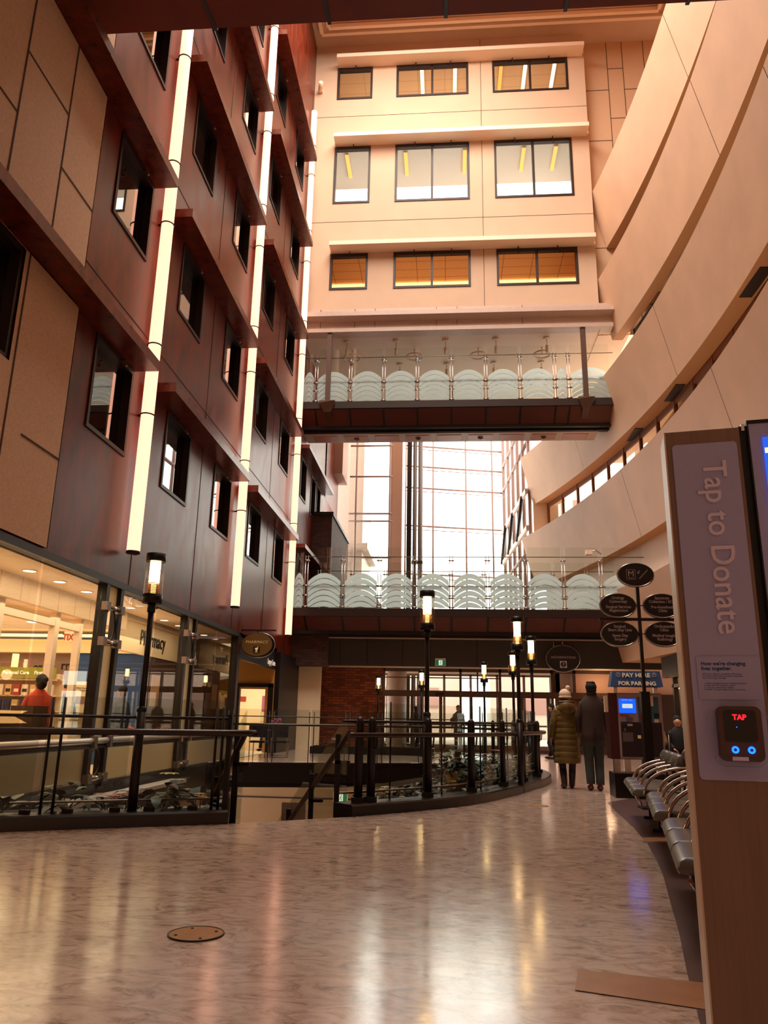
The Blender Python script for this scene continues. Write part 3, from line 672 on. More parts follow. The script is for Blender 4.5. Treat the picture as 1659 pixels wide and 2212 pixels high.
# right hand ring rail
t = thing('railing', 'curved glass and dark metal railing round the opening, beside the walking couple', 'railing', (-1.1, 9.48, 0))
mesh('curb', curb(RS, .36, -.05, .13), 'curb_dark', t, world=True)
PX = [(-1.07, 9.79), (-.93, 9.93), (-.25, 10.72), (.35, 11.63), (.88, 12.85), (1.3, 13.99), (1.66, 15.2), (1.83, 16.4), (1.8, 17.7), (1.55, 18.95), (1.15, 20.1), (.65, 21.2), (.25, 21.8)]
def rail_post(t, x, y, w_=.075, z1=1.1):
    pb = MB(True); pb.tube([(x, y, .08), (x, y, z1 - .04), (x, y, z1), (x, y, z1 + .03)], [w_ / 2 + .008, w_ / 2 + .008, w_ / 2, .01], 10, flat=1.0); mesh('post', pb, 'dark_metal', t, world=True)
    mesh('post_foot', MB().bx(x - .075, x + .075, y - .06, y + .06, .1, .19), 'dark_metal', t, world=True)
for x, y in PX: rail_post(t, x, y, .09 if y < 12 else .075)
mesh('handrail', MB(True).tube(path3(RS, .10, .91), .032, 10), 'rail_brown', t, world=True) if mat('rail_brown', (36, 13, 10), .3, spec=.5) else 0
mesh('top_rail', MB(True).tube(path3(RS, .24, 1.07), .016, 8), 'dark_metal', t, world=True)
mesh('bottom_rail', MB(True).tube(path3(RS, .26, .24), .014, 8), 'steel_dull', t, world=True)
panels(t, [PX[i] for i in range(len(PX))], .04, .16, 1.30)
for i in range(1, len(PX) - 1):
    x, y = PX[i]; bb = MB(True).tube([(x, y, .75), (x + .07, y - .05, .76), (x + .08, y - .08, .88)], .012, 6); mesh('rail_bracket', bb, 'dark_metal', t, world=True)
    a = PX[i + 1]; xm, ym = x * .62 + a[0] * .38, y * .62 + a[1] * .38
    mesh('glass_clamp_rod', MB(True).cyl(xm - .05, ym + .04, .12, 1.32, .012, 6), 'dark_metal', t, world=True)
# far edge rail
FE = [(.42, 21.97), (-.7, 21.5), (-1.77, 21.0), (-2.6, 20.7), (-3.5, 20.4), (-4.5, 20.12), (XL + .1, 19.85)]
t = thing('railing', 'straight glass railing on the far edge of the opening below the brick wall', 'railing', (-2.6, 20.7, 0))
for x, y in FE:
    pb = MB(True)
    for dx in (-.06, .06): pb.cyl(x + dx, y + .12, -.2, 1.25, .013, 6)
    mesh('post', pb, 'dark_metal', t, world=True)
mesh('handrail', MB(True).tube([(x, y + .04, .92) for x, y in FE], .03, 8), 'rail_brown', t, world=True); mesh('top_rail', MB(True).tube([(x, y + .12, 1.12) for x, y in FE], .014, 6), 'dark_metal', t, world=True)
panels(t, FE, -.12, .03, 1.3)
mesh('slab_fascia', MB().loft([[(x, y - .05, -.5), (x, y - .05, -.02), (x, y + .0, -.02), (x, y, -.5)] for x, y in FE], False), 'dark_metal', t, world=True)
# left rail
LP = [(XL - .0 + .03, 6.82), (-4.6, 7.33), (-3.5, 7.93), (-2.32, 8.57)]
t = thing('railing', 'dark metal and glass railing on a curb at the left in front of the pharmacy', 'railing', (-3.5, 7.9, 0))
mesh('curb', curb(LP, .34, -.05, .135), 'curb_dark', t, world=True)
lo = offs(LP, .2)
for x, y in ((-4.02, 7.83), (-3.92, 7.88)): mesh('post', MB(True).cyl(x, y, .05, 1.26, .015, 8), 'dark_metal', t, world=True)
for x, y in ((-2.52, 8.6), (-2.46, 8.64)): mesh('post', MB(True).cyl(x, y, .05, 1.2, .016, 8), 'dark_metal', t, world=True)
mesh('end_post', MB().bx(-2.42, -2.37, 8.66, 8.72, .05, 1.12), 'dark_metal', t, world=True)
mesh('handrail', MB(True).tube(path3(LP, .08, .925)[:-1] + [(-2.45, 8.57, .925), (-2.2, 8.70, .925), (-2.14, 8.78, .925), (-2.2, 8.86, .92)], .036, 10), 'rail_brown', t, world=True)
mesh('top_rail', MB(True).tube(path3(LP, .22, 1.075), .016, 8), 'dark_metal', t, world=True)
mesh('bottom_rail', MB(True).tube(path3(LP, .24, .235), .012, 8), 'steel_dull', t, world=True)
panels(t, [LP[0], (-4.0, 7.66), (-3.22, 8.08), LP[3]], .2, .16, 1.27)
for x, y in ((-4.15, 7.78), (-3.8, 7.96), (-3.4, 8.17), (-3.1, 8.33), (-2.7, 8.53)): mesh('glass_clamp', MB().bx(x - .05, x + .05, y - .02, y + .02, .135, .175), 'bronze', t, world=True)
# planters and soil
t = thing('planter', 'long planting bed behind the curved curb', 'planter', (.5, 12, 0)); pr = offs(RS, .36)
n1 = [i for i, p in enumerate(RS) if p[1] < 19 and p[0] > -.5]
mesh('soil', curb([pr[i] for i in n1], .65, -.05, .10), 'soil', t, world=True); mesh('box', curb([offs(RS, 1.0)[i] for i in n1], .05, -.7, .12), 'curb_dark', t, world=True)
t = thing('planter', 'planting bed behind the left curb', 'planter', (-3.5, 8.3, 0)); pl = offs(LP, .34)
mesh('soil', curb(pl, .5, -.05, .08), 'soil', t, world=True); mesh('box', curb(offs(LP, .84), .05, -.7, .1), 'curb_dark', t, world=True)

# stairs going down
t = thing('staircase', 'stairs going down into the opening between the two railings', 'staircase', (-1.7, 9.1, 0)); D = Vector((-.5, .87, 0)).normalized(); S0 = Vector((-2.2, 8.75, 0)); S1 = Vector((-1.15, 9.75, 0))
sb = MB(); A, B = S0.copy(), S1.copy()
for k in range(20):
    z = -.17 * (k + 1); a0, a1 = A + D * .29 * k, A + D * .29 * (k + 1); b0, b1 = B + D * .29 * k, B + D * .29 * (k + 1)
    sb.prism([(a0.x, a0.y, z), (b0.x, b0.y, z), (b1.x, b1.y, z), (a1.x, a1.y, z)], None, (0, 0, -.2))
mesh('step', sb, 'floor_dark', t, world=True)
def stair_rail(S, L=5.4, label='', side=1):
    q = thing('stair_railing', label, 'railing', tuple(S)); sl = -.60
    def pt(d, h): p = S + D * d; return (p.x, p.y, h + sl * d)
    mesh('handrail', MB(True).tube([pt(0, .93), pt(.02, .93), pt(L, .93)], .034, 8), 'rail_brown', q, world=True)
    for d in (.35, 1.25, 2.15, 3.1): mesh('post', MB().bx(*[v for c_ in (pt(d, 0)[0], pt(d, 0)[1]) for v in (c_ - .03, c_ + .03)], pt(d, -.35)[2], pt(d, 1.12)[2]), 'dark_metal', q, world=True)
    for a, b in ((.05, 1.2), (1.3, 2.1), (2.2, 3.05)):
        mesh('glass_panel', MB().prism([pt(a, -.25), pt(b, -.25), pt(b, 1.2), pt(a, 1.2)], None, (.01, .006, 0)), 'glass_rail', q, world=True)
    for d in (.35, 1.25, 2.15): p = pt(d, .78); mesh('rail_bracket', MB().bx(p[0] - .03, p[0] + .16, p[1] - .03, p[1] + .03, p[2] - .02, p[2] + .02), 'dark_metal', q, world=True)
stair_rail(Vector((-1.2, 9.8, 0)), label='sloping stair handrail and glass descending from the curved railing')
stair_rail(Vector((-2.25, 8.85, 0)), label='sloping stair handrail behind the end of the left railing')

# ------------------------------------------------------------------ lamp posts
def lamp_post(x, y, zt, label, proto=[None]):
    if proto[0] is None:
        t = thing('lamp_post', label, 'lamp post', (x, y, 0), group='slim lamp posts with glass cylinder heads')
        H = 2.86
        mesh('pole', MB(True).cyl(0, 0, .0, 1.15, .05, 12).cyl(0, 0, 1.15, 2.3, .032, 12).cyl(0, 0, 2.2, 2.32, .045, 12).ell((0, 0, 1.15), (.055, .055, .05)), 'dark_metal', t)
        mesh('lamp_base', MB(True).cyl(0, 0, 2.30, 2.40, .108, 28), 'black_metal', t); mesh('cap', MB(True).cyl(0, 0, 2.77, 2.86, .108, 28), 'black_metal', t)
        gl = MB(True); gl.tube([(0, 0, 2.4), (0, 0, 2.77)], .102, 28, caps=False); mesh('glass_cylinder', gl, 'glass_lamp', t)
        mesh('bulb_tube', MB(True).cyl(0, 0, 2.53, 2.77, .058, 16), 'lamp_glow', t)
        fb = MB(True)
        for k in range(7): fb.tube([(.068 * math.cos(q * PI / 8), .068 * math.sin(q * PI / 8), 2.415 + k * .018) for q in range(16)], .005, 5, closed=True)
        mesh('fin_stack', fb, 'brass', t); mesh('core', MB(True).cyl(0, 0, 2.4, 2.53, .028, 10), 'lamp_core', t)
        proto[0] = t
    else: t = dup(proto[0], (x, y, 0), label=label)
    t.scale = (1, 1, zt / 2.86) if False else (1, 1, 1); t.location.z = zt - 2.86
    point('lamp_light', (x, y, zt - .22), 40, (1, .62, .30), .06)
    return t
mat('lamp_core', (255, 200, 110), .5, emit=4, emitc=(255, 190, 100))
lamp_post(-3.27, 8.3, 2.86, 'tall lamp post with lit glass cylinder standing at the left railing before the pharmacy')
lamp_post(-.27, 10.9, 2.88, 'lamp post with lit glass cylinder at the curved railing in the middle of the photo')
lamp_post(1.19, 13.2, 2.82, 'lamp post behind the curved railing, the largest of the right hand cluster')
lamp_post(1.68, 15.7, 2.76, 'lamp post rightmost of the cluster, beside the hanging information sign')
lamp_post(1.58, 18.9, 2.73, 'lamp post between and behind the two right hand lamps')
lamp_post(1.04, 22.0, 2.70, 'lamp post in front of the entrance transom, right of the exit sign')
lamp_post(-.79, 25.0, 2.64, 'small far lamp post left of the exit sign')
lamp_post(-2.44, 28.2, 2.62, 'smallest far lamp post in front of the brick wall')
# ------------------------------------------------------------------ rest of the shell
struct('ceiling', MB().bx(-6, 13, -8, 24.2, 29.76, 29.9), 'white_trim', 'ceiling round the skylight')
struct('wall_left', MB().bx(XL - .2, XL, -8, 33.6, 27.2, 29.8).bx(XL - .2, XL, -8, 3.0, 0, 27.2).bx(XL - 3.2, XL - 3.1, 3, 33.6, 3.3, 27.2), 'red_panel', 'plain upper and rear parts of the left wall')
struct('wall_near', MB().bx(-6, 13.2, -8.1, -8, 0, 29.8), 'beige_wall', 'wall behind the photographer')
struct('wall_right', MB().bx(13, 13.2, -8, 27, 0, 29.8).bx(10.5, 13, 27.2, 27.4, 0, 29.8), 'beige_wall', 'far right wall')
struct('wall_right', MB().bx(7.9, 8.1, -8, 2, 0, 29.8), 'beige_wall', 'right wall beside the photographer')
# ------------------------------------------------------------------ pharmacy storefront
t = thing('storefront', 'glazed pharmacy storefront with dark post pairs, oval rings and a chrome sill rail', 'storefront', (XL, 12, 0))
def wm(n_, b_, m_, par=None): return mesh(n_, b_, m_, par or t, world=True)
ys = [4.0, 12.15, 12.72, 16.22, 16.79, 20.34]
for y in (12.15, 12.72, 16.22, 16.79): wm('post', MB().bx(XL - .1, XL + .06, y - .06, y + .06, -.02, 3.2), 'dark_metal')
wm('corner_post', MB().bx(XL - .12, XL + .08, 20.28, 20.5, -4, 3.2), 'bronze')
wm('end_panel', MB().bx(XL - .1, XL + .02, 18.5, 20.28, -4.0, .02), 'dark_metal')
wm('head_rail', MB().bx(XL - .1, XL + .07, 3, 20.5, 3.17, 3.25), 'bronze')
for a, b in zip(ys[::2], ys[1::2]):
    n_ = max(1, round((b - a) / 2.1)); q = (b - a) / n_
    for k in range(n_): wm('glass_pane', MB().bx(XL - .03, XL - .018, a + q * k + .07, a + q * (k + 1) - (.0 if k < n_ - 1 else .07) - .008, .72, 3.17), 'glass_shop')
    wm('frosted_panel', MB().bx(XL - .03, XL - .015, a + .06, b - .06, .05, .58), 'glass_frost_warm')
for a in (12.21, 16.28):
    b = a + .45; c_ = (a + b) / 2
    wm('frosted_strip', MB().bx(XL - .03, XL - .01, a, b, .72, 2.2), 'glass_frost_warm'); wm('frosted_strip', MB().bx(XL - .03, XL - .01, a, b, 2.84, 3.17), 'glass_frost_warm')
    for zc, hh in ((2.53, .27), (.36, .21)):
        wm('oval_ring', MB(True).tube([(XL + .01, c_ + .2 * math.cos(q * PI / 14), zc + hh * math.sin(q * PI / 14)) for q in range(28)], .014, 6, closed=True), 'dark_metal')
    for z in (2.81, 2.24, .12):
        wm('connector', MB(True).tube([(XL + .05, a - .02, z), (XL + .05, b + .02, z)], .045, 12), 'steel'); wm('connector_block', MB().bx(XL + .0, XL + .1, a - .13, a + .02, z - .07, z + .07), 'steel_dull'); wm('connector_block', MB().bx(XL, XL + .1, b - .02, b + .13, z - .07, z + .07), 'steel_dull')
    for y in (a - .06, b + .06): wm('rail_clamp', MB().bx(XL - .02, XL + .14, y - .045, y + .045, .58, .76), 'steel_dull')
wm('sill_rail', MB(True).tube([(XL + .07, 3, .69), (XL + .07, 20.3, .69)], .05, 14), 'sill_chrome'); wm('lower_rail', MB(True).tube([(XL + .04, 3, .605), (XL + .04, 20.3, .605)], .035, 10), 'dark_metal')
wm('bottom_rail', MB().bx(XL - .04, XL + .04, 3, 18.5, .02, .06), 'bronze')
for y in (8.2, 14.4): wm('spider_clip', MB(True).tube([(XL + .06, y, 3.13), (XL + .0, y - .1, 3.1), (XL + .0, y + .1, 3.1)], .02, 6), 'steel')
mat('granite', (62, 56, 46), .3, var=.25, scale=40)
struct('wall_lower', MB().bx(XL - .12, XL - .0, 3, 18.5, -.45, .02), 'granite', 'dark granite base of the fountain wall')
struct('wall_lower', MB().bx(XL - .1, XL + .0, 3, 10.6, -4, -.45).bx(XL - .1, XL + .02, 9.0, 9.6, -.4, -.1), 'stone', 'stone wall below the pharmacy front')
one('wall_lettering', textmb('SOOTHING WATERS', .115, (XL + .012, 13.2, -.07), (0, 1, 0), (0, 0, 1), ext=.01, spacing=1.1), 'steel_dull', 'raised letters reading SOOTHING WATERS on the dark granite base', 'lettering', (XL, 13.2, -.05))
t = thing('fountain', 'bright steel water channel below the pharmacy windows', 'fountain', (XL + .35, 13, -.15))
wm('channel', MB().bx(XL + .2, XL + .5, 10.6, 15.6, -.16, -.10), 'sill_chrome'); wm('back_slab', MB().bx(XL + .02, XL + .2, 10.6, 16.8, -.5, -.16), 'granite')
one('wall_lettering', textmb('Foundation', .30, (XL + .035, 19.9, -.95), (0, 1, 0), (0, 0, 1), 'RIGHT', sx=.8, bold=.004), 'white_letters', 'white word Foundation on the dark panel at the corner of the pharmacy', 'lettering', (XL, 19.5, -.9)) if mat('white_letters', (250, 236, 214), .5, emit=.35) else 0

# interior
def wx(n_, b_, m_, label): return struct(n_, b_, m_, label)
wx('floor', MB().bx(-14, XL - .12, 3, 26, -.02, .012), 'cream', 'pharmacy floor')
wx('ceiling', MB().bx(-6.62, XL - .12, 3, 20.3, 3.15, 3.18), 'gypsum', 'warm ceiling strip behind the pharmacy glass')
wx('ceiling', MB().bx(-7.3, -6.6, 3, 15.5, 2.78, 3.18).bx(-14, -7.3, 3, 26, 2.95, 3.0).bx(-7.3, -6.7, 15.5, 20.3, 3.06, 3.18), 'tile_cream', 'inner pharmacy ceiling')
wx('wall_left', MB().bx(-14, -13.9, 3, 26, 0, 3).bx(-14, XL - .2, 3.0, 3.1, 0, 3.2), 'gypsum', 'inner pharmacy walls')
mat('blue_wall', (28, 66, 122), .6); mat('mauve_wall', (150, 118, 104), .7); mat('interior_dark', (70, 42, 26), .6)
wx('wall_left', MB().bx(-8.6, -6.9, 17.4, 17.5, 0, 2.45), 'blue_wall', 'blue wall inside the pharmacy'); wx('wall_left', MB().bx(-13, -8.6, 17.6, 17.7, 0, 2.45), 'mauve_wall', 'mauve wall at the back of the pharmacy')
wx('wall_left', MB().bx(-13, -6.9, 17.3, 17.6, 2.45, 2.75), 'cove_paint', 'curved cream bulkhead under the lit cove') if mat('cove_paint', (240, 214, 170), .7) else 0
one('cove_light', MB().bx(-13, -7.4, 17.15, 17.25, 2.8, 2.86), 'cove_glow', 'warm cove light above the mauve wall in the pharmacy', 'ceiling light', (-10, 17.2, 2.83))
wx('wall_left', MB().bx(-9.5, -6.9, 20.5, 20.6, 0, 3.1).bx(-6.9, -6.82, 17.4, 20.5, 0, 2.38), 'interior_dark', 'dark brown wall at the far end of the pharmacy')
struct('window_90', MB().bx(-6.85, XL - .12, 20.32, 20.34, .1, 3.1), 'glass_dark', 'dark glass return at the end of the storefront') if glass('glass_dark', (.35, .28, .2), .25) else 0
for x, y in ((-6.2, 10.85), (-6.2, 11.78), (-6.22, 12.78), (-6.24, 14.75), (-6.26, 16.71), (-6.28, 17.74), (-6.32, 19.8), (-6.2, 8.6), (-6.2, 9.7)):
    t = thing('downlight', 'round recessed downlight in the warm ceiling strip behind the pharmacy glass', 'ceiling light', (x, y, 3.15), group='downlights behind the pharmacy glass')
    mesh('trim_ring', MB(True).tube([(.1 * math.cos(q * PI / 8), .1 * math.sin(q * PI / 8), -.004) for q in range(16)], .012, 5, closed=True), 'white_trim', t); mesh('lens', MB(True).cyl(0, 0, -.012, 0, .09, 16), 'ceiling_glow', t)
for x, y in ((-9.6, 14.6), (-9.9, 16.2), (-8.7, 15.6), (-8.2, 16.6), (-10.8, 16.8), (-7.9, 13.4)):
    t = thing('downlight', 'round recessed downlight in the tiled ceiling deeper inside the pharmacy', 'ceiling light', (x, y, 2.95), group='downlights deep in the pharmacy'); mesh('lens', MB(True).cyl(0, 0, -.012, 0, .1, 16), 'ceiling_glow', t)
area('pharmacy_light', (-8.5, 13, 2.7), (0, 0, -1), 5, 8, 260, (1, .76, .48)); area('pharmacy_front_light', (-6.1, 12.5, 3.1), (0, 0, -1), .6, 13, 70, (1, .76, .5))
area('pharmacy_cove_up', (-9.5, 15.6, 2.3), (0, .1, 1), 5, 3, 40, (1, .78, .5)); area('pharmacy_strip_up', (-6.15, 11, 2.6), (0, 0, 1), .5, 12, 24, (1, .74, .46))
# sign boards
t = thing('sign', 'long cream Pharmacy sign board hanging behind the glass', 'sign', (-6.8, 17.6, 2.4)); wm('board', MB().bx(-6.9, -6.8, 15.6, 19.6, 2.40, 3.06), 'cream_glow') if mat('cream_glow', (250, 226, 186), .6) else 0
wm('lettering', textmb('Pharmacy', .46, (-6.79, 17.55, 2.62), (0, 1, 0), (0, 0, 1), sx=.88, bold=.006), 'black_metal')
t = thing('sign', 'green Personal Care First Aid sign over the pharmacy shelves', 'sign', (-8.2, 14.4, 1.8)); wm('board', MB().bx(-9.3, -7.42, 14.4, 14.42, 1.74, 1.94), 'green_sign') if mat('green_sign', (150, 150, 40), .5) else 0
wm('lettering', textmb('Personal Care    First Aid', .092, (-8.0, 14.39, 1.81), (1, 0, 0), (0, 0, 1), bold=.003), 'white_letters')
t = thing('sign', 'exit sign seen from behind high inside the pharmacy', 'sign', (-7.25, 14.2, 2.4)); wm('box', MB().bx(-7.3, -7.02, 14.3, 14.34, 2.42, 2.62), 'cream_glow'); wm('lettering', textmb('EXIT', .17, (-7.18, 14.29, 2.45), (1, 0, 0), (0, 0, 1), mirror=True, bold=.004, sx=.8), 'red_paint') if mat('red_paint', (170, 40, 22), .5) else 0
one('wall_lettering', textmb('Care', .26, (-9.2, 17.28, 2.03), (1, 0, 0), (0, 0, 1), mirror=True, bold=.006), 'black_metal', 'mirrored dark letters on the mauve pharmacy wall', 'lettering', (-8.9, 17.3, 2.1))
one('wall_lettering', textmb('rma', .26, (-8.15, 16.4, 2.02), (1, 0, 0), (0, 0, 1), bold=.006), 'black_metal', 'dark letters on a shelf bulkhead beside the white inner frame', 'lettering', (-7.95, 16.4, 2.1))
t = thing('inner_frame', 'white framed inner glass wall of the pharmacy', 'frame', (-6.75, 12.8, 0))
for y, w_ in ((11.12, .06), (12.85, .07), (13.75, .05)): wm('post', MB().bx(-6.82, -6.7, y - w_, y + w_, 0, 2.78), 'white_trim')
wm('header', MB().bx(-6.81, -6.71, 11.18, 13.72, 2.55, 2.66), 'white_trim')
# counter, boxes, shelves
t = thing('counter', 'cream pharmacy service counter', 'counter', (-7.6, 14.3, 0)); wm('body', MB().bx(-7.5, -6.95, 13.6, 14.9, 0, 1.02), 'cream'); wm('top', MB().bx(-7.56, -6.9, 13.5, 15, 1.02, 1.07), 'white_trim')
t = thing('counter', 'brown counter under the open cardboard box', 'counter', (-6.3, 11, 0)); wm('body', MB().bx(-6.7, -6.05, 9.0, 11.8, 0, .86), 'interior_dark'); wm('top', MB().bx(-6.72, -6.02, 8.95, 11.85, .86, .9), 'bronze')
mat('cardboard', (226, 184, 130), .8); mat('cardboard_dark', (110, 72, 44), .8)
t = thing('cardboard_box', 'open cardboard box with flaps on the counter at the far left', 'box', (-6.4, 10.6, .9)); wm('body', MB().bx(-6.62, -6.15, 10.2, 10.9, .9, 1.04), 'cardboard')
wm('flap', MB().prism([(-6.15, 10.2, 1.04), (-6.15, 10.9, 1.04), (-5.98, 10.95, .95), (-5.98, 10.15, .95)], None, (0, 0, .006)), 'cardboard'); wm('flap', MB().prism([(-6.62, 10.9, 1.04), (-6.15, 10.9, 1.04), (-6.1, 11.15, 1.12), (-6.62, 11.15, 1.12)], None, (0, 0, .006)), 'cardboard')
t = thing('cardboard_box', 'brown upright box beside the person in the orange top', 'box', (-6.3, 11.4, .9)); wm('body', MB().bx(-6.45, -6.1, 11.3, 11.75, .9, 1.2), 'cardboard_dark')
t = thing('shelving_unit', 'white pharmacy shelving unit hung with packets', 'shelf', (-8.3, 14.6, 0)); wm('back_panel', MB().bx(-9.6, -7.4, 14.7, 14.74, 0, 1.74), 'cream')
for z in (.55, .85, 1.12, 1.40, 1.70): wm('shelf', MB().bx(-9.6, -7.4, 14.45, 14.72, z, z + .02), 'white_trim')
cols = {'pack_white': (222, 200, 178), 'pack_blue': (44, 46, 110), 'pack_cream': (216, 170, 120), 'pack_red': (170, 60, 44), 'pack_dark': (52, 34, 34), 'pack_green': (96, 140, 40)}
for k, v in cols.items(): mat(k, v, .5)
for r, (z, ms) in enumerate(((1.42, ('pack_white', 'pack_cream', 'pack_red')), (1.14, ('pack_blue', 'pack_cream')), (.87, ('pack_white', 'pack_green', 'pack_cream')))):
    for k in range(13):
        x = -9.5 + k * .165; m_ = 'pack_blue' if (r == 1 and k < 7) else ms[(k * 7 + r) % len(ms)]
        t = thing('product_packet', 'small %s packet hanging on the %s row of the pharmacy shelves' % ({'pack_white': 'white', 'pack_blue': 'blue', 'pack_cream': 'tan', 'pack_red': 'red', 'pack_green': 'green'}[m_], ('top', 'middle', 'lower')[r]), 'packet', (x, 14.46, z), group='packets on the pharmacy shelves')
        mesh('bag', MB().bx(-.06, .06, -.03, .02, .0, .2), m_, t); mesh('label', MB().bx(-.045, .045, -.034, -.03, .06, .12), 'pack_dark' if k % 2 else 'white_trim', t)
for k in range(8):
    for l_ in range(1 + (k % 3)):
        x = -8.25 + k * .12; setp(mesh('towel_roll', MB().bx(x - .05, x + .05, 14.44, 14.6, 1.725 + l_ * .05, 1.772 + l_ * .05), 'white_trim', None, loc=(x, 14.5, 1.73 + l_ * .05)), 'white folded pack stacked on top of the pharmacy shelves', 'pack', 'white packs on top of the shelves')
t = thing('poster_board', 'white board with printed notices beside the storefront posts', 'poster', (-7.3, 15.9, 0)); wm('board', MB().bx(-7.75, -7.2, 15.9, 15.93, .7, 1.75), 'cream'); wm('lettering', textmb('Wait Your Prescription\nCentral Profile', .05, (-7.47, 15.89, 1.6), (1, 0, 0), (0, 0, 1)), 'black_metal')
for k, (a, b, z0, z1) in enumerate(((-7.7, -7.5, 1.3, 1.45), (-7.45, -7.25, 1.3, 1.45), (-7.7, -7.3, .95, 1.0), (-7.7, -7.3, 1.08, 1.12))): wm('notice', MB().bx(a, b, 15.89, 15.9, z0, z1), 'mauve_wall')
t = thing('poster', 'tan poster hanging on the dark wall inside the pharmacy', 'poster', (-6.8, 18, 1.5)); wm('sheet', MB().bx(-6.81, -6.79, 17.7, 18.2, 1.3, 2.0), 'pack_cream')
t = thing('table_lamp', 'small yellow cylinder lamp seen above the pharmacy shelves', 'lamp', (-8.35, 14.55, 1.78)); mesh('shade', MB(True).cyl(0, 0, .15, .42, .06, 14), 'lamp_core', t); mesh('stem', MB(True).cyl(0, 0, 0, .15, .02, 8), 'brass', t)
for k, (x, y, m_) in enumerate(((-6.6, 18.4, 'red_paint'), (-6.6, 19.2, 'interior_dark'), (-6.6, 16.0, 'red_paint'))):
    t = thing('waiting_chair', ('curved red backed chair by the pharmacy window, %s' % ('below the Pharmacy sign', '', 'between the two post pairs')[k]) if k != 1 else 'brown curved chair by the end window of the pharmacy', 'chair', (x, y, 0))
    mesh('backrest', MB(True).tube([(-.25, -.2, .45), (-.2, .0, .8), (0, .1, .85), (.2, 0, .8), (.25, -.2, .45)], .03, 8), m_, t); mesh('seat', MB().bx(-.25, .25, -.35, .1, .42, .48), m_, t)
    for q in (-.2, .2):
        for w_ in (-.3, .05): mesh('leg', MB(True).cyl(q, w_, 0, .42, .015, 6), 'steel_dull', t)

# ------------------------------------------------------------------ surgery centre doorway, donor wall, brick wall
mat('amber_wall', (196, 140, 62), .7); mat('room_bright', (255, 232, 196), .8)
struct('wall_left', MB().bx(XL - .12, XL, 20.5, 25.4, 2.62, 3.3), 'dark_metal', 'dark fascia over the surgery centre entrance')
one('wall_lettering', textmb('Surgery Centre', .24, (XL + .015, 25.2, 2.72), (0, 1, 0), (0, 0, 1), 'RIGHT', sx=.72, bold=.004), 'white_letters', 'white lettering reading Surgery Centre on the dark fascia', 'lettering', (XL, 24, 2.8))
mb = MB(); wall_grid(mb, lambda x, z: (x, 25.3, z), [-8.5, XL], [0, 3.2], [(-6.72, -5.78, 0, 2.0)]); struct('wall_back', mb, 'amber_wall', 'amber lit wall round the surgery centre door')
wn += 1; t = thing('door_1', 'open doorway with dark frame leading to a bright room', None, (-6.25, 25.3, 0), kind='structure')
wm('door_frame', MB().bx(-6.8, -6.72, 25.2, 25.4, 0, 2.16).bx(-5.78, -5.62, 25.22, 25.4, 0, 2.16).bx(-6.8, -5.62, 25.22, 25.4, 2.04, 2.16), 'dark_metal'); wm('jamb', MB().bx(-5.86, -5.78, 25.18, 25.4, 0, 2.04).bx(-6.72, -5.78, 25.2, 25.4, 1.98, 2.04), 'amber_wall')
struct('wall_back', MB().bx(-9, -4.6, 28.6, 28.7, 0, 3).bx(-9, -8.9, 25.4, 28.6, 0, 3).bx(-5.5, -5.47, 25.4, 28.6, 0, 3).bx(-9, -5.5, 25.4, 28.6, 2.7, 2.8), 'room_bright', 'bright room behind the doorway')
area('surgery_room_light', (-6.8, 26.8, 2.6), (0, 0, -1), 2, 2, 90, (1, .82, .56))
t = thing('poster', 'mauve poster with a dancing figure on the bright wall beyond the doorway', 'poster', (-6.4, 28.55, 1.2)); wm('sheet', MB().bx(-6.75, -6.3, 28.57, 28.59, 1.3, 1.85), 'poster_mauve') if mat('poster_mauve', (170, 96, 130), .6) else 0
wm('picture_strip', MB().bx(-6.78, -6.1, 28.57, 28.59, .95, 1.28), 'cream'); wm('figure', MB(True).tube([(-6.6, 28.56, 1.0), (-6.5, 28.56, 1.2), (-6.35, 28.56, 1.1)], .03, 6), 'pack_red')
t = thing('poster', 'small red notice on the bright wall beyond the doorway', 'poster', (-7.5, 28.55, 1.7)); wm('sheet', MB().bx(-7.8, -7.35, 28.57, 28.59, 1.65, 1.82), 'pack_red')
struct('wall_left', MB().bx(-5.6, -5.44, 25.3, 29.5, 0, 3.17), 'dark_metal', 'dark donor wall panel')
one('wall_lettering', textmb('Sonja N. Koerner', .22, (-5.43, 27.5, 2.12), (0, 1, 0), (0, 0, 1), sx=.95), 'bronze_letters', 'dull engraved name across the dark donor wall', 'lettering', (-5.44, 27.5, 2.15)) if mat('bronze_letters', (92, 62, 54), .5, metal=.4) else 0
for z in (1.7, 1.62, 1.54, 1.38, 1.3, 1.1, 1.02): one('plaque_line', MB().bx(-5.44, -5.43, 26.6, 28.6, z, z + .015), 'bronze_letters', 'line of small engraved text on the dark donor wall', 'lettering', (-5.44, 27.6, z), 'engraved lines on the donor wall')
mb = MB(); wall_grid(mb, lambda x, z: (x, 29.5, z), [-5.15, -2.35], [0, 3.0], []); struct('wall_back', mb, 'brick', 'red brick wall left of the entrance')
wn += 1; t = thing('door_2', 'narrow beige door beside the brick wall', None, (-5.3, 29.45, 0), kind='structure'); wm('leaf', MB().bx(-5.5, -5.15, 29.4, 29.5, 0, 3.1), 'lower_beige'); wm('door_handle', MB().bx(-5.2, -5.17, 29.34, 29.4, .95, 1.1), 'steel'); wm('notice', MB().bx(-5.38, -5.25, 29.385, 29.4, 1.2, 1.5), 'cardboard')
struct('wall_back', MB().bx(-5.6, 12, 28.4, 28.6, 2.98, 4.25), 'grey_panel', 'grey-green panels above the entrance')
mb = MB()
for x in (-3.9, -2.9, -1.6, -.6, 1.1, 3.1): mb.bx(x - .012, x + .012, 28.38, 28.4, 2.98, 4.25)
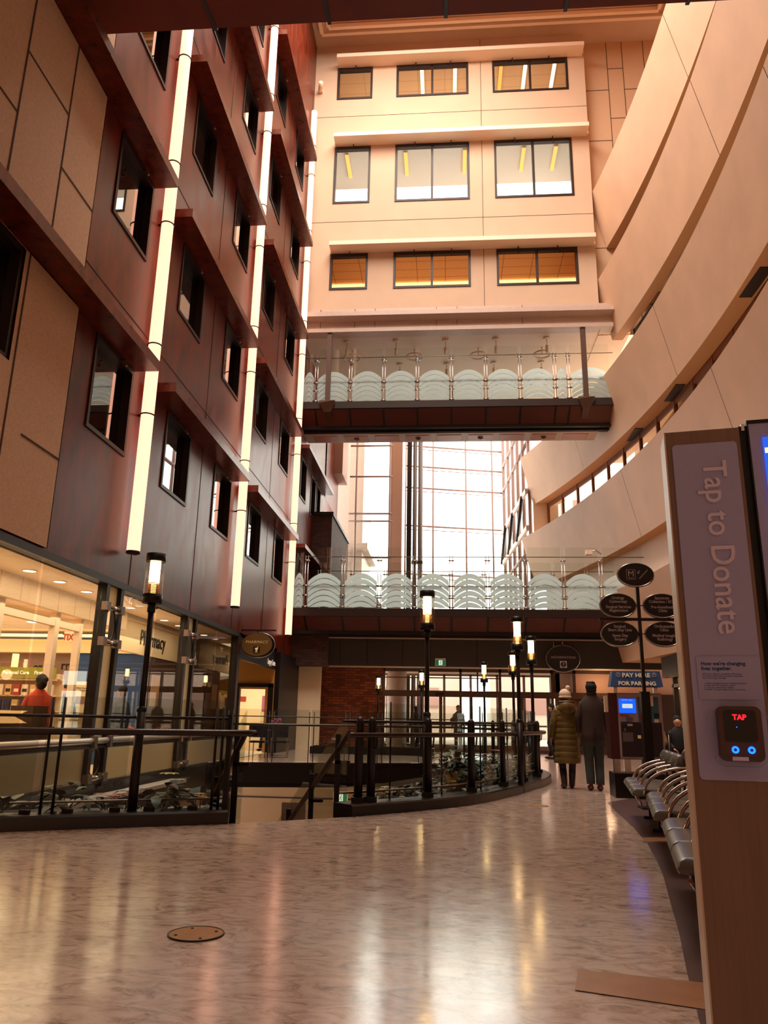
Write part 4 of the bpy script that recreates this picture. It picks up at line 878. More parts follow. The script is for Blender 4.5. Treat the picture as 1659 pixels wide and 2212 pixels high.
struct('trim_47', mb, 'joint_dark', 'joints of the grey panels'); struct('wall_back', MB().bx(-5.6, -4.3, 27.9, 28.4, 2.92, 4.25), 'brick_dark', 'dark brick block above the donor wall')
struct('ceiling', MB().bx(-5.6, 8, 29.8, 30, 4.25, 4.3).bx(-5.6, 12.5, 28.6, 34, 2.98, 3.02), 'tile_cream', 'entrance ceiling')
for x in (.85, 3.6):
    t = thing('downlight', 'small recessed light in the dark underside beyond the lower footbridge, %s' % ('above the middle lamp post' if x < 1 else 'left of the information sign'), 'ceiling light', (x, 28.25, 3.98)); mesh('lens', MB(True).cyl(0, 0, 0, .02, .12, 16), 'ceiling_glow', t)
# ------------------------------------------------------------------ entrance
mat('door_bronze', (84, 60, 46), .45, metal=.2)
wn += 1; t = thing('door_3', 'bronze framed sliding entrance doors with transom windows above', None, (0, 29.5, 0), kind='structure')
fb = MB()
for x in (-2.35, .52, 1.98, 3.88, 4.7): fb.bx(x - .045, x + .045, 29.45, 29.6, 0 if x < 4 else 2.15, 2.98)
fb.bx(-2.35, 6.2, 29.45, 29.6, 2.86, 2.98).bx(-2.35, 6.2, 29.43, 29.62, 1.95, 2.17)
for x in (-1.28, -.22, .9, 1.95, 2.75, 3.72): fb.bx(x - .06, x + .06, 29.44, 29.58, 0, 1.96)
for x in (-.86, 1.15): fb.bx(x - .03, x + .03, 29.46, 29.56, 2.17, 2.86)
fb.bx(-2.3, 2, 29.47, 29.56, 2.62, 2.66)
wm('door_frame', fb, 'door_bronze')
for a, b in ((-2.3, -1.34), (-1.22, -.28), (-.16, .84), (.96, 1.89), (2.03, 2.69), (2.81, 3.66)): wm('door_leaf_glass', MB().bx(a, b, 29.5, 29.51, .12, 1.9), 'glass_clear'); wm('bottom_rail', MB().bx(a, b, 29.47, 29.55, 0, .12), 'door_bronze')
for a, b in ((-2.3, .47), (.57, 1.93), (2.03, 3.83)): wm('transom_glass', MB().bx(a, b, 29.5, 29.51, 2.17, 2.86), 'glass_clear')
wm('sensor', MB().bx(-.42, -.1, 29.38, 29.44, 2.0, 2.08), 'black_metal')
for x, z, r in ((.22, 1.12, .10), (.42, 1.17, .12)): wm('door_decal', MB(True).tube([(x, 29.44, z), (x, 29.45, z)], r, 16), 'door_bronze')
struct('wall_back', MB().bx(4.0, 4.75, 29.5, 29.7, 0, 2.0).bx(3.9, 4.2, 29.7, 30, 2.1, 3), 'brick', 'brick beside the entrance doors')
mat('panel_pink', (236, 190, 160), .7, emit=0)
struct('wall_back', MB().bx(4.05, 4.75, 29.7, 29.8, 2.1, 3.0), 'grey_fascia', 'pale grey panel above the entrance'); struct('wall_back', MB().bx(4.75, 12, 29.7, 29.8, 2.15, 3.0), 'panel_pink', 'warm lit wall panel behind the payment machine')
struct('wall_back', MB().bx(4.75, 12, 29.55, 29.8, 0, 2.15), 'interior_dark', 'dark wall behind the payment machine')
point('warm_panel_lamp', (5.6, 28.9, 2.5), 14, (1, .62, .36), .2)
struct('floor', MB().bx(-6, 12.5, 33, 70, -.12, -.02), 'grey_fascia', 'pavement outside'); 
t = thing('column', 'round pale column inside the entrance vestibule', 'column', (-1.95, 31, 0)); mesh('shaft', MB(True).cyl(0, 0, 0, 2.98, .38, 24), 'grey_fascia', t)
wn += 1; t = thing('window_89', 'outer glazing of the entrance vestibule', None, (1, 33, 0), kind='structure'); fb = MB()
for x in (-5, -3.4, -2.2, -1.0, -.1, 1.0, 2.1, 3.2, 4.3, 5.6): fb.bx(x - .05, x + .05, 33, 33.12, 0, 3)
fb.bx(-5.6, 6, 33, 33.12, 2.1, 2.3).bx(-5.6, 6, 33, 33.12, 0, .15).bx(-5.6, 6, 33, 33.12, 2.9, 3.0).bx(-5.6, 6, 33, 33.1, .9, .97)
wm('frame', fb, 'mullion')
t = thing('building', 'pale buildings seen through the entrance doors outside', 'building', (2, 58, 0)); wm('wall', MB().bx(-8, 1, 58, 60, 0, 7).bx(3, 14, 55, 60, 0, 5), 'grey_fascia'); wm('window', MB().bx(-6, -4, 57.9, 58, 2, 3.4).bx(-2.6, -.6, 57.9, 58, 2, 3.4).bx(5, 7, 54.9, 55, 1.6, 3), 'mullion')
def exit_sign(x, y, z, label, w_=.34, h=.19):
    t = thing('exit_sign', label, 'exit sign', (x, y, z)); mesh('housing', MB().bx(-w_ / 2 - .02, w_ / 2 + .02, 0, .06, -.02, h + .06), 'cream', t)
    mesh('face', MB().bx(-w_ / 2, w_ / 2, -.006, 0, 0, h), 'exit_green', t); mesh('picture', MB().bx(-.06, .07, -.01, -.006, .01, h - .01), 'exit_white', t)
    r = MB(True); r.ell((.02, -.012, h * .78), (.016, .004, .016), 8, 6); r.tube([(.015, -.012, h * .68), (-.002, -.012, h * .45), (.03, -.012, h * .28), (.02, -.012, h * .1)], .009, 6); r.tube([(-.0, -.012, h * .45), (-.03, -.012, h * .2)], .008, 6); r.tube([(-.03, -.012, h * .5), (.01, -.012, h * .62), (.045, -.012, h * .48)], .006, 6)
    mesh('running_figure', r, 'exit_green', t)
mat('exit_green', (20, 110, 70), .5, emit=.5); mat('exit_white', (220, 240, 225), .5, emit=.8)
exit_sign(-.22, 28.3, 3.02, 'green running man exit sign above the entrance doors'); exit_sign(-2.92, 22.3, -1.1, 'green running man exit sign on the lower level seen through the stair glass', .36, .2); exit_sign(4.35, 28.3, 2.62 + .35, 'green exit sign partly hidden behind the information sign')
# ------------------------------------------------------------------ shop on the right
struct('wall_right', MB().bx(6.95, 7.1, 13, 26, 2.55, 3.25), 'grey_panel', 'grey-green panel above the gift shop')
t = thing('storefront', 'warm lit gift shop front behind the bench', 'storefront', (7, 19, 0))
for y in (13.2, 16.2, 19.2, 22.0, 24.8): wm('post', MB().bx(6.93, 7.07, y - .06, y + .06, 0, 2.55), 'dark_metal')
wm('header', MB().bx(6.93, 7.08, 13.1, 25, 2.2, 2.3).bx(6.9, 7.1, 13.1, 25, 2.5, 2.6), 'dark_metal')
for a, b in ((13.3, 16.1), (16.3, 19.1), (19.3, 21.9), (22.1, 24.7)): wm('glass_pane', MB().bx(7.0, 7.01, a, b, 0, 2.2), 'glass_shop')
struct('wall_right', MB().bx(9.9, 10.0, 13, 26, 0, 3).bx(7, 10, 25.0, 25.1, 0, 3).bx(7, 10, 12.9, 13, 0, 3), 'gypsum', 'gift shop walls'); struct('ceiling', MB().bx(7, 10, 13, 25, 3.0, 3.05), 'tile_cream', 'gift shop ceiling')
area('gift_shop_light', (8.5, 19.5, 2.9), (0, 0, -1), 2, 9, 110, (1, .66, .34))
t = thing('shelving_unit', 'glass shelves of ornaments in the gift shop', 'shelf', (8.3, 23, 0)); wm('back_panel', MB().bx(7.3, 9.8, 24.6, 24.65, 0, 2.4), 'room_tan')
for z in (.5, .9, 1.3, 1.7): wm('shelf', MB().bx(7.3, 9.8, 24.2, 24.6, z, z + .02), 'steel')
for k in range(26):
    x = 7.4 + (k % 9) * .26; z = (.52, .92, 1.32, 1.72)[(k // 9) % 4]; h = .12 + .1 * random.random(); nm = random.choice(['pack_white', 'pack_cream', 'brass', 'pack_red', 'glass_lamp'])
    setp(mesh('vase', MB(True).tube([(x, 24.35, z), (x, 24.35, z + h * .4), (x, 24.35, z + h * .7), (x, 24.35, z + h)], [.035, .06, .03, .045], 10), nm, None, loc=(x, 24.35, z)), 'small ornament on the glass shelves of the gift shop', 'ornament', 'ornaments in the gift shop')
t = thing('table_lamp', 'round glowing lamp in the gift shop window', 'lamp', (7.5, 23.6, 1.72)); mesh('globe', MB(True).ell((0, 0, .12), (.14, .14, .12)), 'lamp_core', t); mesh('base', MB(True).cyl(0, 0, -.2, 0, .05, 10), 'brass', t)
# low wall lights on the lowest balcony front, camera on the bridge
for y in (33.0, 29.5, 26.3):
    x = rp(57.9, y) - .1; t = thing('wall_light', 'small round light fitting on the lowest beige balcony front', 'wall light', (x, y, 3.75), group='round fittings on the lowest balcony front'); r = MB(True).tube([(0, .12 * math.cos(q * PI / 8), .12 * math.sin(q * PI / 8)) for q in range(16)], .02, 6, closed=True); mesh('ring', r, 'steel_dull', t); mesh('lens', MB(True).tube([(.05, 0, 0), (0, 0, 0)], .05, 10), 'bronze', t)
t = thing('security_camera', 'white camera on an arm above the right end of the lower footbridge', 'camera', (5.0, 26.9, 6.9)); mesh('arm', MB(True).tube([(0, 0, 0), (.25, 0, .06), (.42, 0, -.08)], .03, 8), 'steel', t); mesh('body', MB().bx(-.12, .1, -.12, .12, -.1, .06), 'white_trim', t)
# ------------------------------------------------------------------ donation kiosk in the foreground
mat('kiosk_wood', (134, 106, 90), .55, var=.12, scale=7, stretch=(14, 14, .6), detail=6); mat('kiosk_edge', (214, 186, 160), .4); mat('kiosk_plate', (172, 172, 216), .55, var=.02, scale=40); mat('kiosk_letters', (226, 214, 236), .5)
mat('kiosk_text', (20, 66, 120), .5); mat('led_red', (255, 20, 20), .5, emit=4, emitc=(255, 20, 30)); mat('led_blue', (20, 90, 255), .5, emit=4, emitc=(20, 90, 255)); mat('terminal', (70, 46, 42), .38, spec=.6); mat('terminal_glass', (14, 6, 8), .15)
KR = math.radians(-11.06)
K = thing('donation_kiosk', 'tall wood kiosk at the right edge with a lavender Tap to Donate plate', 'kiosk', (.47, 1.6, 0), KR)
def kp(n_, b_, m_, par=None): return mesh(n_, b_, m_, par or K)
def rr(u0, u1, z0, z1, r, y0, y1, n=5):
    c = []
    for cx_, cz_, a0 in ((u1 - r, z0 + r, -90), (u1 - r, z1 - r, 0), (u0 + r, z1 - r, 90), (u0 + r, z0 + r, 180)):
        for q in range(n + 1): a = math.radians(a0 + 90 * q / n); c.append((cx_ + r * math.cos(a), y0, cz_ + r * math.sin(a)))
    return MB().prism(c[::-1], None, (0, y1 - y0, 0))
kp('body', MB().bx(.0015, .148, 0, .10, 0, 1.708), 'kiosk_wood'); kp('edge_trim', MB().bx(-.0015, .0015, -.002, .10, 0, 1.708), 'kiosk_edge')
kp('side_cover', MB().bx(.148, .164, .006, .10, 0, 1.712), 'black_metal'); kp('hinge', MB().bx(.153, .159, -.0, .006, 1.70, 1.715), 'steel')
kp('screen_panel', MB().bx(.164, .9, -.004, .10, 0, 1.712), 'kiosk_plate'); kp('screen_bezel', MB().bx(.163, .166, -.006, .10, 0, 1.716).bx(.163, .9, -.006, .1, 1.712, 1.72), 'black_metal')
s_ = kp('screen', MB().bx(.190, .8, -.008, -.004, 1.0, 1.68), 'screen_blue') if mat('screen_blue', (20, 60, 170), .3, emit=1.2, emitc=(30, 90, 220), rgb2=(10, 30, 90), scale=30) else 0
kp('screen_picture', MB().bx(.192, .7, -.0085, -.008, 1.645, 1.656), 'lamp_core')
for a, b, m_ in ((1.60, 1.62, 'panel_pink'), (1.57, 1.585, 'pack_red')): kp('screen_picture', MB().bx(.197, .7, -.0085, -.008, a, b), m_)
pl = kp('front_plate', rr(.013, .1405, 1.0, 1.677, .008, -.004, 0), 'kiosk_plate')
kp('lettering', textmb('Tap to Donate', .064, (.071, -.004, 1.636), (0, 0, -1), (1, 0, 0), 'LEFT', ext=.004, bold=.0006, sx=.94), 'kiosk_letters')
kp('plaque', rr(.024, .138, 1.149, 1.232, .004, -.0065, -.004), 'kiosk_plate')
kp('plaque_heading', textmb("How we're changing\nlives together.", .0098, (.032, -.0066, 1.2145), (1, 0, 0), (0, 0, 1), 'LEFT', ext=.0003, bold=.0003), 'kiosk_text')
kp('plaque_text', textmb("With your support, we pioneer life-saving\ninnovations that improve patient outcomes.\nHere's how you can help:", .0042, (.033, -.0066, 1.1965), (1, 0, 0), (0, 0, 1), 'LEFT', ext=.0002), 'kiosk_text')
kp('plaque_text', textmb("1. Select donation amount using the $ button.\n2. Press the OK button to select.\n3. Tap your card on the reader.\n4. Smile! You have helped your community.", .0042, (.035, -.0066, 1.1785), (1, 0, 0), (0, 0, 1), 'LEFT', ext=.0002), 'kiosk_text')
tm = kp('card_reader', rr(.051, .127, 1.036, 1.136, .012, -.035, -.004), 'terminal')
mesh('reader_front', rr(.0515, .1265, 1.045, 1.1355, .012, -.0365, -.035), 'terminal_rim', tm) if mat('terminal_rim', (84, 56, 50), .3, metal=.3) else 0
mesh('reader_window', rr(.060, .117, 1.071, 1.129, .006, -.0375, -.0364), 'terminal_glass', tm)
mesh('led_text', textmb('TAP', .0135, (.088, -.0378, 1.1115), (1, 0, 0), (0, 0, 1), ext=.0004, bold=.0004), 'led_red', tm)
for u in (.076, .104): mesh('round_button', MB(True).tube([(u + .0048 * math.cos(q * PI / 10), -.0385, 1.057 + .0048 * math.sin(q * PI / 10)) for q in range(20)], .0019, 6, closed=True), 'led_blue', tm)
mesh('button_label', MB().bx(.070, .098, -.0352, -.0348, 1.0375, 1.0445), 'kiosk_letters', tm); mesh('pilot_light', MB(True).ell((.082, -.0378, 1.098), (.001, .001, .001), 8, 6), 'led_blue', tm)
for cx_, sg_, z_ in ((.051, 1, 1.112), (.127, -1, 1.112)):
    kp('embossed_arc', MB(True).tube([(cx_ - sg_ * .016 * math.cos(q * PI / 16), -.004, z_ + .016 * math.sin(q * PI / 16)) for q in range(9)], .0009, 5), 'kiosk_plate')
kp('embossed_arc', MB(True).tube([(.043, -.004, 1.044), (.045, -.004, 1.036), (.052, -.004, 1.028), (.062, -.004, 1.025), (.116, -.004, 1.025), (.126, -.004, 1.028), (.134, -.004, 1.036)], .0009, 5), 'kiosk_plate')

# ------------------------------------------------------------------ way-finding sign post
SP = thing('wayfinding_sign', 'dark metal sign post with five black oval direction signs behind the benches', 'sign', (2.76, 11.3, 0))
mesh('base', MB().bx(-.16, .16, -.16, .16, 0, .02), 'black_metal', SP); mesh('sleeve', MB().bx(-.06, .06, -.06, .06, .02, 1.54), 'black_metal', SP); mesh('pole', MB().bx(-.022, .022, -.022, .022, 1.54, 3.02), 'bronze', SP)
mesh('cross_bar', MB().bx(-.57, .57, -.02, .02, 2.53, 2.57), 'bronze', SP)
def oval(parent, x, z, a, b, face, rim, y=0.0, th=.03):
    p = [(x + a * math.cos(q * PI / 24), z + b * math.sin(q * PI / 24)) for q in range(48)]
    o = mesh('oval_panel', MB().prism([(u, y - .03, v) for u, v in p][::-1], None, (0, th, 0)), face, parent)
    mesh('rim', MB(True).tube([(x + (a + .008) * math.cos(q * PI / 24), y + .01, z - .004 + (b + .008) * math.sin(q * PI / 24)) for q in range(48)], .012, 6, closed=True), rim, parent)
    return o
mat('sign_black', (18, 8, 10), .35); mat('sign_letters', (184, 156, 148), .6, emit=.06)
OV = [(-.01, 3.2, .25, .165, None), (-.29, 2.75, .245, .165, 'Urology\nCystoscopy\n\nSurgical Services\nRegistration'), (.33, 2.75, .255, .165, 'Specimen\nCollection / ECG\n\nPre-Anesthesia\nClinic'), (-.29, 2.34, .25, .165, 'Surgical\nShort Stay Unit\n\nSame Day\nSurgery'), (.33, 2.345, .255, .165, 'Orthopaedic\nClinic\n\nMedical Imaging\nRadiology')]
for x, z, a, b, txt in OV:
    o = oval(SP, x, z, a, b, 'sign_black', 'steel')
    if txt:
        L_ = txt.split('\n'); zz_ = z + .088
        for i, ln in enumerate(L_):
            if ln: mesh('lettering', textmb(ln, .056, (x, -.031, zz_), (1, 0, 0), (0, 0, 1), ext=.002, sx=.96, bold=.0008), 'sign_letters', o); zz_ -= .052
            else: zz_ -= .026
        mesh('hanger', MB(True).tube([(x - .12 * (1 if x > 0 else -1), 0, z), (0, 0, z)], .008, 6), 'bronze', SP)
    else:
        mesh('lettering', textmb('M', .12, (x - .075, -.031, z - .03), (1, 0, 0), (0, 0, 1), ext=.002), 'sign_letters', o); mesh('lettering', textmb('Ground', .025, (x - .075, -.031, z - .058), (1, 0, 0), (0, 0, 1), ext=.002), 'sign_letters', o)
        f = MB()
        for u0, u1, v0, v1 in ((-.135, -.015, .068, .072), (-.135, -.015, -.072, -.068), (-.139, -.135, -.072, .072), (-.015, -.011, -.072, .072)): f.bx(x + u0, x + u1, -.033, -.031, z + v0, z + v1)
        mesh('square_outline', f, 'sign_letters', o); st = MB()
        for k in range(5): st.bx(x + .03 + k * .025, x + .062 + k * .025, -.033, -.031, z - .06 + k * .026, z - .054 + k * .026); st.bx(x + .056 + k * .025, x + .062 + k * .025, -.033, -.031, z - .06 + k * .026, z - .028 + k * .026)
        mesh('stairs_symbol', st, 'sign_letters', o)
        ar = MB().prism([(x + .022, -.031, z + .02), (x + .028, -.031, z + .014), (x + .06, -.031, z + .055), (x + .053, -.031, z + .06)], None, (0, -.002, 0)).bx(x + .02, x + .026, -.033, -.031, z + .012, z + .05).bx(x + .02, x + .05, -.033, -.031, z + .012, z + .019)
        mesh('arrow_symbol', ar, 'sign_letters', o)
# pharmacy blade sign and information sign
t = thing('pharmacy_sign', 'round green-brown PHARMACY sign hanging from a bracket at the corner of the storefront', 'sign', (-5.14, 20.8, 3.0))
mat('sign_olive', (98, 66, 26), .5, emit=.06, emitc=(150, 100, 30)); mat('sign_gold', (214, 178, 120), .5, emit=.2)
oval(t, 0, 0, .42, .31, 'sign_olive', 'black_metal'); oval(t, .03, 0, .44, .33, 'black_metal', 'steel', y=.06)
mesh('lettering', textmb('PHARMACY', .105, (0, -.031, .035), (1, 0, 0), (0, 0, 1), ext=.004, spacing=1.15), 'sign_gold', t)
mesh('symbol', MB().bx(-.09, .09, -.036, -.031, -.23, -.05), 'black_metal', t); mesh('mortar_symbol', MB(True).tube([(0, -.04, -.21), (0, -.04, -.19), (0, -.04, -.17), (0, -.04, -.09)], [.06, .02, .025, .05], 8, flat=.2).tube([(.01, -.04, -.09), (.05, -.04, -.06)], .01, 6), 'sign_gold', t)
mesh('bracket', MB().bx(-.5, .5, -.01, .03, .37, .41).bx(-.5, -.46, -.02, .04, .3, .5), 'bronze', t); mesh('hanger', MB().bx(-.02, .02, 0, .02, .31, .38), 'bronze', t)
t = thing('information_sign', 'black oval INFORMATION sign hanging under the lower footbridge soffit', 'sign', (4.12, 28.1, 3.30)); t.scale = (1.56,) * 3
oval(t, 0, 0, .37, .29, 'sign_black', 'steel'); mesh('lettering', textmb('INFORMATION', .068, (0, -.031, .0), (1, 0, 0), (0, 0, 1), ext=.003, spacing=1.25), 'sign_letters', t)
mesh('symbol', MB().bx(-.075, .075, -.036, -.031, -.21, -.06), 'sign_letters', t); mesh('question_disc', MB(True).tube([(0, -.036, -.135), (0, -.038, -.135)], .062, 20), 'sign_black', t); mesh('question_mark', textmb('?', .11, (0, -.039, -.17), (1, 0, 0), (0, 0, 1), ext=.002, bold=.002), 'sign_letters', t)
mesh('hanger_rod', MB(True).cyl(0, 0, .29, .44, .012, 6).cyl(-.2, 0, .2, .44, .01, 6), 'steel', t)

# ------------------------------------------------------------------ parking payment machine
t = thing('payment_machine', 'parking payment machine with blue screen under a blue PAY HERE FOR PARKING sign', 'payment machine', (3.07, 13.0, 0), math.radians(-3))
mat('machine_red', (70, 18, 18), .4); mat('machine_dark', (40, 24, 34), .4); mat('machine_grey', (176, 150, 150), .4); mat('sign_blue', (20, 58, 104), .45); mat('screen_bright', (20, 90, 240), .3, emit=1.6, emitc=(10, 80, 255))
mesh('foot_plinth', MB().bx(-.47, .5, -.25, .35, 0, .36), 'black_metal', t); 
for x in (-.38, -.22, .28): mesh('leg', MB().bx(x - .05, x + .05, .02, .12, .36, .58), 'steel', t)
mesh('body', MB().bx(-.47, .36, .0, .42, .56, 1.58), 'machine_red', t); mesh('front_door', MB().bx(-.33, .355, -.03, 0, .57, 1.57), 'machine_grey', t)
mesh('lower_panel', MB().bx(-.30, .33, -.035, -.03, .60, 1.13), 'machine_dark', t); mesh('screen', MB().bx(-.31, -.05, -.036, -.03, 1.27, 1.49), 'screen_bright', t)
mesh('screen_window', MB().bx(-.26, -.10, -.038, -.036, 1.345, 1.41), 'exit_white', t); mesh('screen_text', textmb('Feb 14 2025   1:32 pm', .018, (-.18, -.037, 1.465), (1, 0, 0), (0, 0, 1), ext=.0006), 'exit_white', t); mesh('screen_text', textmb('Precise ParkLink'[:7], .022, (-.18, -.039, 1.37), (1, 0, 0), (0, 0, 1), ext=.0006), 'screen_bright', t)
for a, b, z0, z1, m_ in ((-.30, -.17, 1.215, 1.245, 'pack_red'), (-.21, -.11, 1.15, 1.20, 'machine_mauve'), (-.30, -.13, 1.09, 1.135, 'sign_blue'), (.0, .18, 1.14, 1.27, 'pack_red'), (-.02, .3, 1.12, 1.52, 'machine_teal'), (.22, .30, 1.2, 1.27, 'sign_black'), (.22, .29, 1.13, 1.18, 'cream'), (-.28, -.12, .83, .97, 'machine_mauve'), (-.05, .0, .88, .93, 'sign_gold')):
    if m_ not in M: mat('machine_mauve', (104, 92, 96), .5); mat('machine_teal', (54, 110, 130), .4)
    mesh('sticker', MB().bx(a, b, -.040 if m_ != 'machine_teal' else -.036, -.035, z0, z1), m_, t)
mesh('coin_slot', MB().bx(.12, .22, -.06, -.035, 1.38, 1.54), 'cream', t); mesh('ticket_slot', MB().bx(-.2, -.12, -.045, -.035, 1.07, 1.10), 'steel', t); mesh('lettering', textmb('3', .06, (-.24, -.036, .99), (1, 0, 0), (0, 0, 1), ext=.002), 'sign_letters', t)
mesh('handset', MB().bx(-.52, -.47, .05, .16, 1.28, 1.54), 'cream', t)
for x in (-.33, .3): mesh('sign_post', MB().bx(x - .03, x + .03, .1, .16, 1.58, 1.72), 'steel', t)
sb = mesh('sign_box', MB().prism([(-.44, -.12, 1.68), (.38, -.12, 1.68), (.36, -.02, 1.93), (-.38, -.02, 1.93)], None, (0, .28, 0)), 'sign_blue', t)
V_ = Vector((0, .1, .25)).normalized()
mesh('lettering', textmb('PAY HERE', .10, (-.02, -.075, 1.83), (1, 0, 0), V_, ext=.003, bold=.003), 'cream', sb); mesh('lettering', textmb('FOR PARKING', .092, (-.02, -.125, 1.70), (1, 0, 0), V_, ext=.003, bold=.003), 'cream', sb)
for x in (-.30, .26): mesh('parking_symbol', MB(True).tube([(x + .032 * math.cos(q * PI / 10), -.062 + .0, 1.868 + .032 * math.sin(q * PI / 10)) for q in range(20)], .004, 5, closed=True), 'cream', sb); mesh('lettering', textmb('P', .045, (x, -.066, 1.853), (1, 0, 0), (0, 0, 1), ext=.003), 'cream', sb)

# ------------------------------------------------------------------ benches
mat('seat_vinyl', (92, 84, 78), .28, spec=.7, var=.04, scale=3); mat('vinyl_under', (26, 16, 14), .5)
def bench(x, y, ang, n, label):
    t = thing('bench', label, 'bench', (x, y, 0), math.radians(ang), 'rows of grey vinyl seats with chrome arms'); W_ = .62
    for k in range(n):
        a, b = k * W_ + .015, (k + 1) * W_ - .015; prof = [(0, .395), (.015, .43), (-.03 * 0 + .05, .452), (.14, .456), (.35, .44), (.5, .43), (.52, .415), (.5, .40), (.2, .385), (.06, .37), (.01, .375)]
        rings = []
        for u, sh in ((a, .03), (a + .02, .006), (a + .05, 0), (b - .05, 0), (b - .02, .006), (b, .03)): rings.append([(u, -(d_ * (1 - sh) + sh * .25), z_ * (1 - sh) + sh * .41) for d_, z_ in prof])
        mesh('seat', MB(True).loft(rings), 'seat_vinyl', t); mesh('seat_shell', MB().bx(a + .03, b - .03, -.46, -.07, .345, .385), 'vinyl_under', t)
        pr2 = [(.50 + .045 * math.cos(q * PI / 8), .70 + .1 * math.sin(q * PI / 8)) for q in range(16)]
        mesh('backrest', MB(True).loft([[(u, -(d_ + dd), z_ * 1 if not sh else .70 + (z_ - .70) * (1 - sh)) for d_, z_ in pr2] for u, sh, dd in ((a, .25, 0), (a + .03, 0, .012), ((a + b) / 2, 0, .03), (b - .03, 0, .012), (b, .25, 0))]), 'seat_vinyl', t)
    for k in range(n + 1):
        u = k * W_; arc = [(u, -(.12 + .44 * (1 - math.cos(q * PI / 16))), .40 + .27 * math.sin(q * PI / 16)) for q in range(9)]
        mesh('armrest', MB(True).tube(arc + [(u, -.60, .67)], .016, 8), 'chrome', t); mesh('back_bracket', MB(True).tube([(u, -.3, .36), (u, -.5, .40), (u, -.58, .7)], .014, 6), 'black_metal', t)
    mesh('beam', MB().bx(.05, n * W_ - .05, -.33, -.25, .27, .345), 'black_metal', t); mesh('front_rail', MB(True).tube([(0, -.06, .35), (.15, -.1, .28), (n * W_ - .15, -.1, .28), (n * W_, -.06, .35)], .012, 6), 'chrome', t)
    for u in (.32, n * W_ - .32): mesh('leg', MB().bx(u - .035, u + .035, -.32, -.26, .02, .27).bx(u - .04, u + .04, -.5, -.2, 0, .03), 'black_metal', t)
    return t
mat('chrome', (200, 184, 172), .12, metal=1)
bench(1.15, 4.30, 77.6, 3, 'nearest row of three grey vinyl seats, partly hidden by the donation kiosk')
bench(1.60, 6.55, 78, 3, 'middle row of grey vinyl seats with chrome arms along the dark floor border')
bench(1.92, 8.66, 80.5, 3, 'farthest row of grey vinyl seats with chrome arms, just in front of the sign post')
# ------------------------------------------------------------------ people
for k, v in {'skin': (196, 140, 110), 'skin_dark': (130, 84, 62), 'hair_black': (16, 10, 10), 'hair_brown': (70, 42, 26), 'coat_olive': (104, 82, 36), 'coat_grey': (58, 42, 36), 'hat_white': (240, 214, 186), 'jeans': (62, 70, 74), 'legging': (24, 16, 18), 'boot': (52, 30, 24), 'shoe': (96, 36, 28), 'top_orange': (196, 62, 30), 'navy': (34, 38, 64), 'black_cloth': (20, 14, 16), 'tan_cloth': (120, 84, 60), 'fur': (120, 96, 70)}.items():
    mat(k, v, .75 if k not in ('coat_olive', 'boot') else .42, var=.12, scale=30 if k != 'coat_olive' else 14)
def skin(name, nodes, edges, m_, parent, root=0, sub=2):
    me = bpy.data.meshes.new(name); me.from_pydata([n_[0] for n_ in nodes], edges, []); o = bpy.data.objects.new(name, me); COL.objects.link(o)
    md = o.modifiers.new('s', 'SKIN'); md.use_smooth_shade = True
    for i, n_ in enumerate(nodes):
        r = n_[1]; me.skin_vertices[0].data[i].radius = r if isinstance(r, tuple) else (r, r); me.skin_vertices[0].data[i].use_root = (i == root)
    sb_ = o.modifiers.new('u', 'SUBSURF'); sb_.levels = sub
    bpy.context.view_layer.update(); nm = bpy.data.meshes.new_from_object(o.evaluated_get(bpy.context.evaluated_depsgraph_get()))
    bpy.data.objects.remove(o); nm.materials.clear(); nm.materials.append(M[m_]); nm.polygons.foreach_set('use_smooth', [True] * len(nm.polygons))
    q = bpy.data.objects.new(name, nm); COL.objects.link(q); q.parent = parent; return q
